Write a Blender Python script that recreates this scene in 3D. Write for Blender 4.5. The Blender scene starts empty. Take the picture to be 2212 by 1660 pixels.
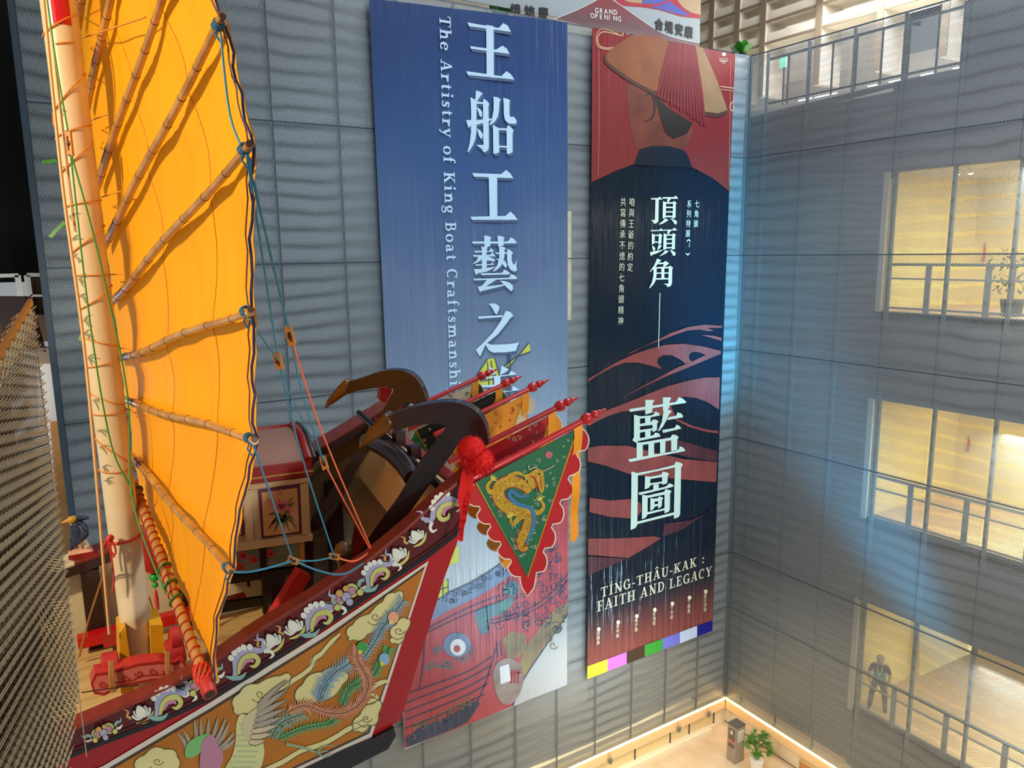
import bpy, bmesh, math, random
from mathutils import Vector as V, Matrix, noise as MN
random.seed(7)
S = bpy.context.scene
COL = S.collection
# ---------------------------------------------------------------- camera
FPX = 1625.0
YAW, PIT, ROL = math.radians(31.75), math.radians(9.91), math.radians(-.75)
EYE = V((0, 0, 1.45))
FW = V((math.sin(YAW)*math.cos(PIT), math.cos(YAW)*math.cos(PIT), -math.sin(PIT)))
_r0 = V((math.cos(YAW), -math.sin(YAW), 0)); _u0 = _r0.cross(FW)
RT = _r0*math.cos(ROL) + _u0*math.sin(ROL)
UP = -_r0*math.sin(ROL) + _u0*math.cos(ROL)
cam = bpy.data.cameras.new('camera'); cam.sensor_width = 36; cam.lens = FPX/2212*36
cam.clip_start = .02; cam.clip_end = 200
co = bpy.data.objects.new('camera', cam); COL.objects.link(co)
m = Matrix((RT, UP, -FW)).transposed().to_4x4(); m.translation = EYE
co.matrix_world = m; S.camera = co
# ---------------------------------------------------------------- world, lights, exposure
w = bpy.data.worlds.new('hall_ambience'); S.world = w; w.use_nodes = True
w.node_tree.nodes['Background'].inputs[0].default_value = (.70, .76, .80, 1)
w.node_tree.nodes['Background'].inputs[1].default_value = .42
S.view_settings.view_transform = 'Standard'; S.view_settings.look = 'None'
S.view_settings.exposure = 0; S.view_settings.gamma = 1; S.view_settings.use_curve_mapping = False

def light(name, kind, loc, aim, energy, color, size=1., spot=60, blend=.5, size_y=None):
    l = bpy.data.lights.new(name, kind); l.energy = energy; l.color = color
    if kind == 'AREA':
        l.size = size
        if size_y: l.shape = 'RECTANGLE'; l.size_y = size_y
    elif kind == 'SPOT':
        l.shadow_soft_size = size; l.spot_size = math.radians(spot); l.spot_blend = blend
    else: l.shadow_soft_size = size
    o = bpy.data.objects.new(name, l); COL.objects.link(o); o.location = loc
    o.rotation_euler = (V(aim)-V(loc)).to_track_quat('-Z', 'Y').to_euler()
    return o
light('skylight', 'AREA', (12.5, 9, 13.5), (12.5, 9.4, 0), 1300, (.9, .95, 1), 8, size_y=9)
light('warm_stage_spot', 'SPOT', (-6.5, 3.0, 5.2), (.7, 5.3, .7), 4300, (1, .80, .50), .25, 58, .6)
light('hull_fill_spot', 'SPOT', (4.5, -4.5, .6), (1.6, 5.2, -1.5), 1900, (1, .93, .84), .3, 40, .7)  # added unseen fill, kept low to light the hull side but not the deck
light('flag_fill_spot', 'SPOT', (6.5, -2, 3.5), (3.7, 5.4, -.4), 750, (1, .95, .9), .2, 22, .6)  # added unseen fill for the flags, kept low as well
light('cyan_wall_spot', 'SPOT', (10, 4, 11), (17.3, 16, 0), 5000, (.16, .7, 1), .3, 30, .9)
light('cyan_uplight', 'SPOT', (17.0, 6.0, -12.5), (17.5, 16, .6), 40000, (.05, .58, 1), .3, 25, 1)
light('right_wall_fill', 'SPOT', (-2, -2, 11), (18.2, 8.5, -.5), 17000, (1, .96, .94), .5, 36, .9)  # added fill from the left to brighten the right wall
light('banner_uplight', 'SPOT', (12.5, 4.5, -13.6), (12.2, 16, -6.5), 4200, (.5, .8, 1), .4, 50, .9)
light('banner_wall_spot', 'SPOT', (6, 1, 12), (9.5, 16, -4.5), 4700, (.56, .8, 1), .4, 60, .9)

# ---------------------------------------------------------------- pixel rays
def ray(x, y): return FW + RT*((x-1106)/FPX) - UP*((y-830)/FPX)
def dep(x, y, t): return EYE + ray(x, y)*t
def onX(x, y, c): d = ray(x, y); return EYE + d*(c/d.x)
def onY(x, y, c): d = ray(x, y); return EYE + d*(c/d.y)
def onZ(x, y, c): d = ray(x, y); return EYE + d*((c-EYE.z)/d.z)
def onP(x, y, p, n): d = ray(x, y); return EYE + d*((p-EYE).dot(n)/d.dot(n))

# ---------------------------------------------------------------- materials
def lin(c):
    if isinstance(c, str):
        c = [int(c[i:i+2], 16)/255 for i in (0, 2, 4)]
        c = [((v+.055)/1.055)**2.4 if v > .04045 else v/12.92 for v in c]
    return (*c[:3], 1)
MATS = {}
def M(name, col, rough=.5, metal=0, col2=None, scale=8, stretch=(1, 1, 1), bump=0, bscale=None, bstretch=None,
      emit=0, alpha=1, trans=0, coat=0, sub=0, sheen=0):
    if name in MATS: return MATS[name]
    m = bpy.data.materials.new(name); m.use_nodes = True; MATS[name] = m
    nt = m.node_tree; b = nt.nodes['Principled BSDF']; N = nt.nodes.new; L = nt.links.new
    b.inputs['Base Color'].default_value = lin(col); b.inputs['Roughness'].default_value = rough
    b.inputs['Metallic'].default_value = metal; b.inputs['Alpha'].default_value = alpha
    b.inputs['Transmission Weight'].default_value = trans; b.inputs['Coat Weight'].default_value = coat
    if sheen: b.inputs['Sheen Weight'].default_value = sheen
    if emit: b.inputs['Emission Color'].default_value = lin(col); b.inputs['Emission Strength'].default_value = emit
    if col2 or bump:
        tc = N('ShaderNodeTexCoord')
        def noise(sc, st):
            mp = N('ShaderNodeMapping'); mp.inputs['Scale'].default_value = st; L(tc.outputs['Object'], mp.inputs[0])
            n = N('ShaderNodeTexNoise'); n.inputs['Scale'].default_value = sc; n.inputs['Detail'].default_value = 4
            L(mp.outputs[0], n.inputs['Vector']); return n
        if col2:
            n = noise(scale, stretch); r = N('ShaderNodeValToRGB')
            r.color_ramp.elements[0].position = .32; r.color_ramp.elements[1].position = .68
            r.color_ramp.elements[0].color = lin(col); r.color_ramp.elements[1].color = lin(col2)
            L(n.outputs[0], r.inputs[0]); L(r.outputs[0], b.inputs['Base Color'])
        if bump:
            n2 = noise(bscale or scale, bstretch or stretch); bp = N('ShaderNodeBump'); bp.inputs['Strength'].default_value = min(1, bump)
            bp.inputs['Distance'].default_value = .02*bump
            L(n2.outputs[0], bp.inputs['Height']); L(bp.outputs[0], b.inputs['Normal'])
    return m
def mesh_screen(name, col, a, bh, wd, metal=.5, rough=.45, wob=0):
    """expanded metal: diamond lattice of strands, open between them (world metres)"""
    m = bpy.data.materials.new(name); m.use_nodes = True; nt = m.node_tree; N = nt.nodes.new; L = nt.links.new
    b = nt.nodes['Principled BSDF']; b.inputs['Base Color'].default_value = lin(col)
    b.inputs['Metallic'].default_value = metal; b.inputs['Roughness'].default_value = rough
    g = N('ShaderNodeNewGeometry'); sp = N('ShaderNodeSeparateXYZ'); L(g.outputs['Position'], sp.inputs[0])
    def mt(op, x, y=None):
        n = N('ShaderNodeMath'); n.operation = op
        for i, q in enumerate((x, y)):
            if q is None: continue
            if isinstance(q, (int, float)): n.inputs[i].default_value = q
            else: L(q, n.inputs[i])
        return n.outputs[0]
    uu = mt('ADD', sp.outputs[0], sp.outputs[1])
    tri = lambda s, k: mt('ABSOLUTE', mt('SUBTRACT', mt('MULTIPLY', mt('FRACT', mt('DIVIDE', s, k)), 2.), 1.))
    vv = sp.outputs[2]
    if wob:   # noise added so the light and dark bands undulate
        nz = N('ShaderNodeTexNoise'); nz.inputs['Scale'].default_value = .45; nz.inputs['Detail'].default_value = 2; L(g.outputs['Position'], nz.inputs['Vector'])
        vv = mt('ADD', vv, mt('MULTIPLY', nz.outputs[0], wob))
    d = mt('ABSOLUTE', mt('SUBTRACT', mt('ADD', tri(uu, a), tri(vv, bh)), 1.))
    mask = mt('LESS_THAN', d, wd)
    t = N('ShaderNodeBsdfTransparent'); mx = N('ShaderNodeMixShader')
    L(mask, mx.inputs[0]); L(t.outputs[0], mx.inputs[1]); L(b.outputs[0], mx.inputs[2])
    L(mx.outputs[0], nt.nodes['Material Output'].inputs[0]); return m

# ---------------------------------------------------------------- mesh building
def cr(pts, n=6, closed=False):
    """Catmull-Rom through points (tuples or Vectors)"""
    P = [V(p) for p in pts]; out = []; k = len(P)
    rng = range(k if closed else k-1)
    for i in rng:
        if closed: a, b, c, d = P[i-1], P[i], P[(i+1) % k], P[(i+2) % k]
        else: a, b, c, d = P[max(i-1, 0)], P[i], P[i+1], P[min(i+2, k-1)]
        for j in range(n):
            t = j/n
            out.append(.5*((2*b)+(c-a)*t+(2*a-5*b+4*c-d)*t*t+(3*b-a-3*c+d)*t**3))
    if not closed: out.append(P[-1].copy())
    return out
def lerp(a, b, t): return a+(b-a)*t
def samp(arr, t):
    if not isinstance(arr, (list, tuple)): return arr
    x = t*(len(arr)-1); i = min(int(x), len(arr)-2); return lerp(arr[i], arr[i+1], x-i)
ORI = {}
class MB:
    def __init__(s): s.v = []; s.f = []
    def ngon(s, pts):
        i = len(s.v); s.v += [V(p) for p in pts]; s.f.append(list(range(i, i+len(pts)))); return s
    def mesh(s, vs, fs):
        i = len(s.v); s.v += [V(p) for p in vs]; s.f += [[k+i for k in f] for f in fs]; return s
    def hexa(s, p):   # 8 points: bottom 4, top 4
        return s.mesh(p, [(3, 2, 1, 0), (4, 5, 6, 7), (0, 1, 5, 4), (1, 2, 6, 5), (2, 3, 7, 6), (3, 0, 4, 7)])
    def box(s, a, b):
        x0, x1 = sorted((a[0], b[0])); y0, y1 = sorted((a[1], b[1])); z0, z1 = sorted((a[2], b[2]))
        return s.hexa([(x0, y0, z0), (x1, y0, z0), (x1, y1, z0), (x0, y1, z0), (x0, y0, z1), (x1, y0, z1), (x1, y1, z1), (x0, y1, z1)])
    def bar(s, a, b, wd, ht, up=(0, 0, 1)):
        a, b = V(a), V(b); d = (b-a).normalized(); up = V(up); sd = d.cross(up)
        if sd.length < 1e-4: sd = V((1, 0, 0))
        sd.normalize(); u2 = sd.cross(d).normalized(); x = sd*wd/2; y = u2*ht/2
        return s.hexa([a-x-y, a+x-y, b+x-y, b-x-y, a-x+y, a+x+y, b+x+y, b-x+y])
    def prism(s, pts, vec):
        p = [V(q) for q in pts]; k = len(p); vec = V(vec)
        return s.mesh(p+[q+vec for q in p], [list(range(k))[::-1], list(range(k, 2*k))]+[(i, (i+1) % k, (i+1) % k+k, i+k) for i in range(k)])
    def tube(s, pts, r, n=8, cap=True):
        P = [V(p) for p in pts]; k = len(P); vs = []; ref = None
        for i, p in enumerate(P):
            t = (P[min(i+1, k-1)]-P[max(i-1, 0)]).normalized()
            if ref is None:
                ref = t.cross(V((0, 0, 1)))
                if ref.length < .05: ref = t.cross(V((1, 0, 0)))
            ref = (ref-t*ref.dot(t)).normalized(); bi = t.cross(ref); rr = samp(r, i/(k-1))
            vs += [p+(ref*math.cos(2*math.pi*j/n)+bi*math.sin(2*math.pi*j/n))*rr for j in range(n)]
        fs = [(i*n+j, i*n+(j+1) % n, (i+1)*n+(j+1) % n, (i+1)*n+j) for i in range(k-1) for j in range(n)]
        if cap: fs += [list(range(n))[::-1], list(range((k-1)*n, k*n))]
        return s.mesh(vs, fs)
    def lathe(s, c, axis, prof, n=16):
        c = V(c); ax = V(axis).normalized()
        return s.tube([c+ax*h for h, _ in prof], [q for _, q in prof], n) if len(prof) < 2 else s._lathe(c, ax, prof, n)
    def _lathe(s, c, ax, prof, n):
        a = ax.cross(V((0, 0, 1)))
        if a.length < .05: a = ax.cross(V((1, 0, 0)))
        a.normalize(); b = ax.cross(a); vs = []; k = len(prof)
        for h, r in prof: vs += [c+ax*h+(a*math.cos(2*math.pi*j/n)+b*math.sin(2*math.pi*j/n))*max(r, 1e-4) for j in range(n)]
        fs = [(i*n+j, i*n+(j+1) % n, (i+1)*n+(j+1) % n, (i+1)*n+j) for i in range(k-1) for j in range(n)]
        return s.mesh(vs, fs+[list(range(n))[::-1], list(range((k-1)*n, k*n))])
    def ball(s, c, rx, ry=None, rz=None, n=12, k=8):
        ry = ry or rx; rz = rz or rx; c = V(c); vs = []
        for i in range(k+1):
            a = math.pi*i/k
            vs += [c+V((rx*math.sin(a)*math.cos(2*math.pi*j/n), ry*math.sin(a)*math.sin(2*math.pi*j/n), rz*math.cos(a))) for j in range(n)]
        return s.mesh(vs, [(i*n+j, (i+1)*n+j, (i+1)*n+(j+1) % n, i*n+(j+1) % n) for i in range(k) for j in range(n)])
    def ribbon(s, pts, wds, nrm):   # flat strip in a plane
        P = [V(p) for p in pts]; k = len(P); nrm = V(nrm); vs = []
        for i, p in enumerate(P):
            t = (P[min(i+1, k-1)]-P[max(i-1, 0)]).normalized(); sd = nrm.cross(t).normalized()*samp(wds, i/(k-1))/2
            vs += [p-sd, p+sd]
        return s.mesh(vs, [(2*i, 2*i+1, 2*i+3, 2*i+2) for i in range(k-1)])
    def build(s, name, mat, parent=None, smooth=False):
        me = bpy.data.meshes.new(name)
        if parent is not None: o0 = ORI[parent.name]
        else:
            xs = [p.x for p in s.v]; ys = [p.y for p in s.v]; zs = [p.z for p in s.v]
            o0 = V(((min(xs)+max(xs))/2, (min(ys)+max(ys))/2, min(zs)))
        me.from_pydata([tuple(p-o0) for p in s.v], [], s.f); me.update()
        if smooth:
            me.polygons.foreach_set('use_smooth', [True]*len(me.polygons))
            try: me.set_sharp_from_angle(angle=math.radians(50))
            except Exception: pass
        me.materials.append(MATS[mat] if isinstance(mat, str) else mat)
        o = bpy.data.objects.new(name, me); COL.objects.link(o); ORI[o.name] = o0
        if parent is None: o.location = o0
        else: o.parent = parent
        return o
def tag(o, label, cat=None, group=None, kind=None):
    o['label'] = label
    if cat: o['category'] = cat
    if group: o['group'] = group
    if kind: o['kind'] = kind
    return o
def thing(name, loc, label, cat, group=None):
    o = bpy.data.objects.new(name, None); COL.objects.link(o); o.location = loc; ORI[o.name] = V(loc); o.empty_display_size = .1
    return tag(o, label, cat, group)
def struct(o, label=None):
    o['kind'] = 'structure'
    if label: o['label'] = label
    return o
# flat print: shapes drawn in photo pixels, laid on the plane they are printed on
class Print:
    def __init__(s, fn, nrm): s.fn = fn; s.n = V(nrm).normalized(); s.mb = MB(); s.off = .004
    def g(s, p): return s.fn(p[0], p[1]) + s.n*s.off
    def poly(s, pts): s.mb.ngon([s.g(p) for p in pts]); return s
    def blob(s, pts, n=5): return s.poly([(p.x, p.y) for p in cr([(q[0], q[1], 0) for q in pts], n, True)])
    def line(s, pts, wd, smooth=0):
        P = [V((p[0], p[1], 0)) for p in pts]
        if smooth: P = cr(P, smooth)
        k = len(P); vs = []
        for i, p in enumerate(P):
            t = (P[min(i+1, k-1)]-P[max(i-1, 0)]).normalized(); sd = V((-t.y, t.x, 0))*samp(wd, i/(k-1))/2
            vs += [s.g(p-sd), s.g(p+sd)]
        s.mb.mesh(vs, [(2*i, 2*i+1, 2*i+3, 2*i+2) for i in range(k-1)]); return s
    def disc(s, c, rx, ry=None, n=18, a0=0):
        ry = ry or rx; return s.poly([(c[0]+rx*math.cos(2*math.pi*i/n), c[1]+ry*math.sin(2*math.pi*i/n)) for i in range(n)])
    def each(s, name, mat, parent):
        par = list(range(len(s.mb.v)))
        def fd(i):
            while par[i] != i: i = par[i]
            return i
        for f in s.mb.f:
            for i in f[1:]: par[fd(i)] = fd(f[0])
        gr = {}
        for f in s.mb.f: gr.setdefault(fd(f[0]), []).append(f)
        for fs in gr.values():
            ids = sorted({i for f in fs for i in f}); ix = {i: k for k, i in enumerate(ids)}
            MB().mesh([s.mb.v[i] for i in ids], [[ix[i] for i in f] for f in fs]).build(name, mat, parent)
        s.mb = MB()
    def out(s, name, mat, parent, label=None):
        o = s.mb.build(name, mat, parent); s.mb = MB()
        if label: o['label'] = label
        return o
# ================================================================ the building
D, W = 16.0, 18.22
ZS = [7.0, 4.13, 1.28, -1.6, -4.4, -8.25, -10.15, -13.47]
FLR = [-.2, -5.9, -11.7]; CEI = [3.35, -2.55, -8.3]
M('cladding', '2c3338', .5, .2, '242a2f', .8); M('recess_glow_beige', 'd9c7a2', .6, 0, 'c9b48c', 1)
M('dark_metal', '39434a', .45, .6); M('mullion_paint', '4d5c68', .4, .5); M('seam', '1f262b', .6, .3)
M('room_wall', 'efe08c', .7, 0, 'e6d47e', .7); M('room_floor', 'd8bf94', .55, 0, 'cdb285', 3); M('room_ceiling', 'd7d3c8', .8)
M('spandrel', '53555a', .55, .05, '484a50', .9); M('rail_paint', '7c8480', .45, .3)
M('stone_floor', 'd9c4a6', .4, 0, 'cdb592', 2.5, bump=.1, bscale=60); M('cream', 'f3e6c8', .5); M('white_paint', 'eeeae2', .55)
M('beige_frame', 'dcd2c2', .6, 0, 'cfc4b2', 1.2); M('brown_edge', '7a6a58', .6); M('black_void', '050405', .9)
M('brown_board', '2a1410', .5, 0, '34180f', 2); M('red_pipe', 'a81820', .4); M('light_panel', 'ffffff', .4, emit=5)
M('led_strip', 'eef0ff', .4, emit=9); M('warm_led', 'ffcf7a', .4, emit=7); M('lamp_glow', 'fff2d8', .4, emit=14)
M('wood_warm', 'd8a062', .45, 0, 'c98b4c', 3, (1, 6, 1)); M('curtain', '6a4a1c', .7, 0, '3c2610', 5, (6, 1, .2))
SCREEN = mesh_screen('expanded_metal', '98a3a8', .062, .036, .27)
SCREEN_R = mesh_screen('expanded_metal_fine', 'aab3b7', .075, .043, .185)

def copies(o, offs):
    out = [o]
    for d in offs:
        c = o.copy(); COL.objects.link(c); c.location = o.location + V(d); ORI[c.name] = ORI[o.name]; out.append(c)
    return out
def ribbed(u0, u1, z0, z1, fn, per, amp):
    """wall sheet with ripples added to give wandering light and dark bands"""
    n = int((z1-z0)/per*6); k = max(2, int(abs(u1-u0)/.3)); vs = []
    for i in range(n+1):
        z = lerp(z0, z1, i/n)
        for j in range(k+1):
            u = lerp(u0, u1, j/k); a_ = MN.noise(V((u*.22, z*.5, 3))); b_ = MN.noise(V((u*.12, z*1.1, 9)))
            vs.append(fn(u, z, amp*(.55+.9*b_)*math.sin(2*math.pi*(z+.05*u)/per+2.2*a_)))
    return vs, [(i*(k+1)+j, i*(k+1)+j+1, (i+1)*(k+1)+j+1, (i+1)*(k+1)+j) for i in range(n) for j in range(k)]

# ---- banner wall: cladding, rippled only to band it light and dark, behind a skin of expanded metal panels
mb = MB(); mb.mesh(*ribbed(.1, 18.9, -13.47, 7.0, lambda u, z, d: (u, D+.62+d, z), .31, .085))
wall_left = struct(mb.build('wall_left', 'cladding', smooth=True), 'tall grey wall with added banding ripples behind expanded metal panels, banners hanging on it')
MB().ngon([(.12, D+.12, -13.4), (W-.02, D+.12, -13.4), (W-.02, D+.12, 6.95), (.12, D+.12, 6.95)]).build('inner_screen', mesh_screen('inner_mesh', 'd2dade', .062, .0405, .3, metal=.2, wob=.045), wall_left)
xs = [.1+1.4*i for i in range(14)]; xs[-1] = W
for a, b in zip(ZS[1:], ZS[:-1]):
    o = MB().ngon([(.11, D, a+.012), (1.49, D, a+.012), (1.49, D, b-.012), (.11, D, b-.012)]).build('panel', SCREEN, wall_left)
    copies(o, [(1.4*i, 0, 0) for i in range(1, 12)])
    MB().ngon([(xs[12]+.01, D, a+.012), (W, D, a+.012), (W, D, b-.012), (xs[12]+.01, D, b-.012)]).build('panel', SCREEN, wall_left)
o = MB().box((.085, D+.04, -13.47), (.115, D+.1, 7)).build('mullion', 'mullion_paint', wall_left); copies(o, [(1.4*i, 0, 0) for i in range(1, 13)])
o = MB().box((.1, D+.03, 6.985), (W, D+.07, 7.015)).build('transom', 'mullion_paint', wall_left); copies(o, [(0, 0, z-7) for z in ZS[1:]])
for z in (-9.35, -12.1): MB().box((.1, D+.2, z-.09), (W, D+.3, z+.09)).build('transom', 'spandrel', wall_left)
MB().box((.3, D+.45, -11.9), (12.7, D+.5, -9.5)).build('recess_glow_panel', 'recess_glow_beige', wall_left)  # beige panel carries the warm light of the openings in its colour
MB().box((11.62, D+.3, -.35), (11.98, D+.35, 2.5)).build('lit_window', M('lit_window', 'fbe9a6', .5, emit=.9), wall_left)
MB().box((0.0, D-.02, -13.47), (.1, D+.7, 7.0)).build('end_post', 'mullion_paint', wall_left)

# ---- right wall: screens hung in front of open galleries
wall_right = struct(MB().mesh(*ribbed(11.8, 16.6, -13.47, 5.55, lambda u, z, d: (W+.6+d, u, z), .31, .035)).build('wall_right', 'spandrel', smooth=True),
                    'grey screen wall of expanded metal in front of lit galleries')
ys = [15.5, 14.12, 12.75, 11.38, 9.92, 8.5, 7.1, 5.7, 4.3, 2.9]
for a, b in zip(ZS[1:], ZS[:-1]):
    for y1, y0 in zip([D]+ys[:-1], ys):
        MB().ngon([(W, y0+.01, a+.012), (W, y1-.01, a+.012), (W, y1-.01, b-.012), (W, y0+.01, b-.012)]).build('panel', SCREEN_R, wall_right)
MB().ngon([(W+.1, 2.2, -13.4), (W+.1, D-.02, -13.4), (W+.1, D-.02, 6.95), (W+.1, 2.2, 6.95)]).build('inner_screen', mesh_screen('inner_mesh_fine', 'a2abaf', .075, .0485, .16, wob=.05), wall_right)
for i, y in enumerate(ys):
    t = .022 if y > 11.5 else .07
    MB().box((W+.12, y-t/2, -13.47), (W+.22, y+t/2, 7)).build('mullion', 'mullion_paint', wall_right)
for z in ZS: MB().box((W+.02, 2.2, z-.016), (W+.06, D, z+.016)).build('transom', 'mullion_paint', wall_right)
MB().box((W, D-.02, -13.47), (W+.08, D+.1, 7)).build('corner_post', 'mullion_paint', wall_right)
tops = [5.55]+FLR[:2]
for zc, zf in zip(CEI, tops): MB().box((W+.45, 2.2, zc), (W+.75, 11.8, zf)).build('spandrel', 'spandrel', wall_right)
MB().box((W+.45, 2.2, -13.47), (W+.75, 11.8, FLR[2])).build('spandrel', 'spandrel', wall_right)
MB().box((W+.45, 2.2, 5.55), (W+.75, 10.2, 7.0)).build('spandrel', 'spandrel', wall_right)
gal = [('upper', 0), ('middle', 1), ('lower', 2)]
for nm, i in gal:
    zf, zc = FLR[i], CEI[i]; x1 = 23.2 if i < 2 else 25.5
    struct(MB().box((W+.45, 2, zf-.28), (x1, 11.8, zf)).build('floor_%s_gallery' % nm, 'room_floor'))
    struct(MB().box((W+.75, 2, zc), (x1, 11.8, zc+.2)).build('ceiling_%s_gallery' % nm, 'room_ceiling'))
    struct(MB().box((x1, 2, zf), (x1+.2, 12, zc)).build('wall_%s_gallery_back' % nm, 'room_wall'))
    struct(MB().box((W+.75, 11.8, zf), (x1, 12, zc)).build('wall_%s_gallery_end' % nm, 'room_wall'))
    MB().box((W+.42, 11.72, zf), (W+.5, 11.86, zc)).build('jamb', M('jamb_grey', 'a8a39a', .5), wall_right)
    light('gallery_light', 'AREA', (W+2.6, 7, zc-.06), (W+2.8, 7, zf), 1000 if i < 2 else 700, (1, .94, .78), 2.6, size_y=8)
    # railing
    t = thing('gallery_railing', (W+.62, 7, zf), ['grey metal railing of the top gallery behind the screen wall', 'grey metal railing of the middle gallery behind the screen wall', 'grey metal railing of the lowest gallery where the person stands'][i], 'railing', 'gallery railings')
    for h, r in ((1.22, .035), (.86, .02), (.1, .025)): MB().bar((W+.62, 2.2, zf+h), (W+.62, 11.7, zf+h), .05, r*2).build('rail', 'rail_paint', t)
    o = MB().box((W+.6, 10.55, zf), (W+.64, 10.69, zf+1.2)).build('post', 'rail_paint', t); copies(o, [(0, -1.42*k, 0) for k in range(1, 6)])
# things seen in the galleries
for k, (px, py, zc, xx) in enumerate([(2067, 374, CEI[0], 20.4), (2097, 377, CEI[0], 20.4), (1935, 866, CEI[1], 20.0)]):
    P = onX(px, py, xx); P.z = zc
    t = thing('ceiling_spotlight', P, ['left of two small white spotlights under the top gallery ceiling', 'right of two small white spotlights under the top gallery ceiling', 'small white spotlight under the middle gallery ceiling'][k], 'light', 'gallery spotlights')
    MB().lathe(P-V((0, 0, .06)), (0, 0, 1), [(0, .07), (.06, .09)], 12).build('housing', 'white_paint', t)
    MB().lathe(P-V((0, 0, .09)), (0, 0, 1), [(0, .02), (.03, .07)], 12).build('lamp', 'lamp_glow', t)
for k, (px, py, hh) in enumerate([(2127, 540, .34), (2093, 955, .3)]):
    P = onX(px, py, 23.15)
    tag(MB().tube([P-V((0.02, 0, hh)), P, P+V((-.05, 0, hh*.6))], [.05, .035, .02], 8).build('wall_ornament', M('ornament_red', 'b5523a', .5)), ['thin reddish ornament on the back wall of the top gallery', 'thin reddish ornament on the back wall of the middle gallery'][k], 'ornament', 'gallery wall ornaments')
# plinth and easel in lowest gallery
P = onZ(2040, 1440, FLR[2])
tag(MB().prism([onX(1988, 1336, 21.5), onX(2090, 1384, 21.5), onX(2090, 1415, 21.5), onX(1985, 1462, 21.5)], (.4, 0, 0)).build('display_case', M('case_cream', 'f6ecae', .5)), 'pale yellow display case standing in the lowest gallery', 'display case')
t = thing('easel_frame', onX(2100, 1425, 24.6), 'dark open frame hanging in the lowest gallery', 'frame')
for a, b in (((2085, 1385), (2080, 1420)), ((2110, 1392), (2106, 1428)), ((2085, 1385), (2110, 1392)), ((2080, 1420), (2106, 1428)), ((2110, 1392), (2145, 1405))):
    MB().bar(onX(*a, 24.6), onX(*b, 24.6), .06, .06).build('bar', 'dark_metal', t)
# potted bush on top gallery
P = onX(2185, 670, 19.6); P.z = FLR[0]
t = thing('potted_shrub', P, 'dark leafy potted shrub behind the top gallery railing', 'plant')
MB().lathe(P, (0, 0, 1), [(0, .2), (.4, .26)], 14).build('pot', 'dark_metal', t)
mb = MB()
for i in range(240):
    a = random.random()*6.28; rr = random.random()**.5*.6; h = .55+random.random()*1.0; c = P+V((rr*math.cos(a), rr*math.sin(a), h))
    d = V((random.gauss(0, 1), random.gauss(0, 1), random.gauss(0, .7))).normalized()*.13; sd = d.cross(V((0, 0, 1))).normalized()*.035
    mb.mesh([c, c+d*.5+sd, c+d, c+d*.5-sd], [(0, 1, 2, 3)])
mb.tube([P+V((0, 0, .3)), P+V((0, 0, 1.2))], .02, 6)
mb.build('foliage', M('dark_leaf', '3d4a2c', .5, 0, '56603a', 6), t)

# ---- top band behind the screen: lit upper hall
struct(MB().box((W+.6, 10.0, 5.35), (30, 20, 5.58)).build('floor_upper_hall', 'room_ceiling'))
struct(MB().box((27, 2, 5.5), (27.2, 24, 8.2)).build('wall_upper_hall', 'white_paint'))
t = thing('upper_balustrade', (W+.75, 13, 5.58), 'row of dark posts and rails on top of the right wall', 'balustrade')
for y in [10.2+.72*k for k in range(8)]: MB().box((W+.72, y-.02, 5.58), (W+.76, y+.02, 6.95)).build('post', 'dark_metal', t)
for z in (6.97, 5.72): MB().box((W+.7, 10.1, z-.03), (W+.78, 15.9, z+.03)).build('rail', 'dark_metal', t)
t = thing('light_strip', (20.2, 13, 5.6), 'row of bright white light boxes along the upper hall floor', 'light')
for a, b in ((15.2, 14.75), (14.65, 13.95), (13.0, 12.75), (12.4, 12.0), (11.55, 11.25), (10.75, 10.5)): MB().box((19.4, b, 5.6), (19.45, a, 5.74)).build('light_box', 'led_strip', t)
light('upper_hall_light', 'AREA', (21.4, 13, 9.5), (21.4, 13, 5), 900, (.95, .98, 1), 2.4, size_y=8)
light('lattice_fill', 'AREA', (19.6, 12, 14.5), (23.4, 13, 9), 1100, (1, .98, .95), 3, size_y=6)  # extra light added to brighten the lattice
P = onX(1692, 133, 20.5)
xs_ = thing('exit_sign', (P.x, P.y, 5.58), 'small lit green exit sign on a post in the upper hall', 'sign'); MB().box((P.x+.04, P.y-.02, 5.58), (P.x+.07, P.y+.02, P.z+.1)).build('post', 'dark_metal', xs_)
(MB().box(P-V((.03, .12, .17)), P+V((.03, .12, .17))).build('sign_face', M('exit_green', '7fe0c0', .4, emit=1.2), xs_))
# white lattice structure beyond
t = thing('lattice_frame', onX(1700, 130, 23), 'cream deep-celled lattice frame above the right wall', 'lattice')
posts = [(1541, 70), (1597, 50), (1653, 50), (1775, 30), (1908, 20), (2050, 5)]
for px, py in posts:
    P = onX(px, py, 23); MB().box((22.9, P.y-.11, 6.9), (24.0, P.y+.11, 14)).build('post', 'beige_frame', t)
    MB().box((22.86, P.y-.115, 6.9), (22.9, P.y+.115, 14)).build('edge_strip', 'brown_edge', t)
for px, py in ((1650, 98), (1650, 52), (1650, 8), (1650, -40)):
    z = onX(px, py, 23).z; y0 = onX(1500, py, 23).y
    MB().box((22.95, 4, z), (24.0, y0+1, z+.34)).build('beam', 'beige_frame', t); MB().box((22.9, 4, z-.03), (22.95, y0+1, z+.05)).build('edge_strip', 'brown_edge', t)
z0 = 15.5
struct(MB().box((-2, 16.8, z0), (48, 60, z0+.3)).build('ceiling', M('ceiling_dark', '2a2a2c', .9)), 'dark hall ceiling with bright panels')
ceil = bpy.data.objects['ceiling']
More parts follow.
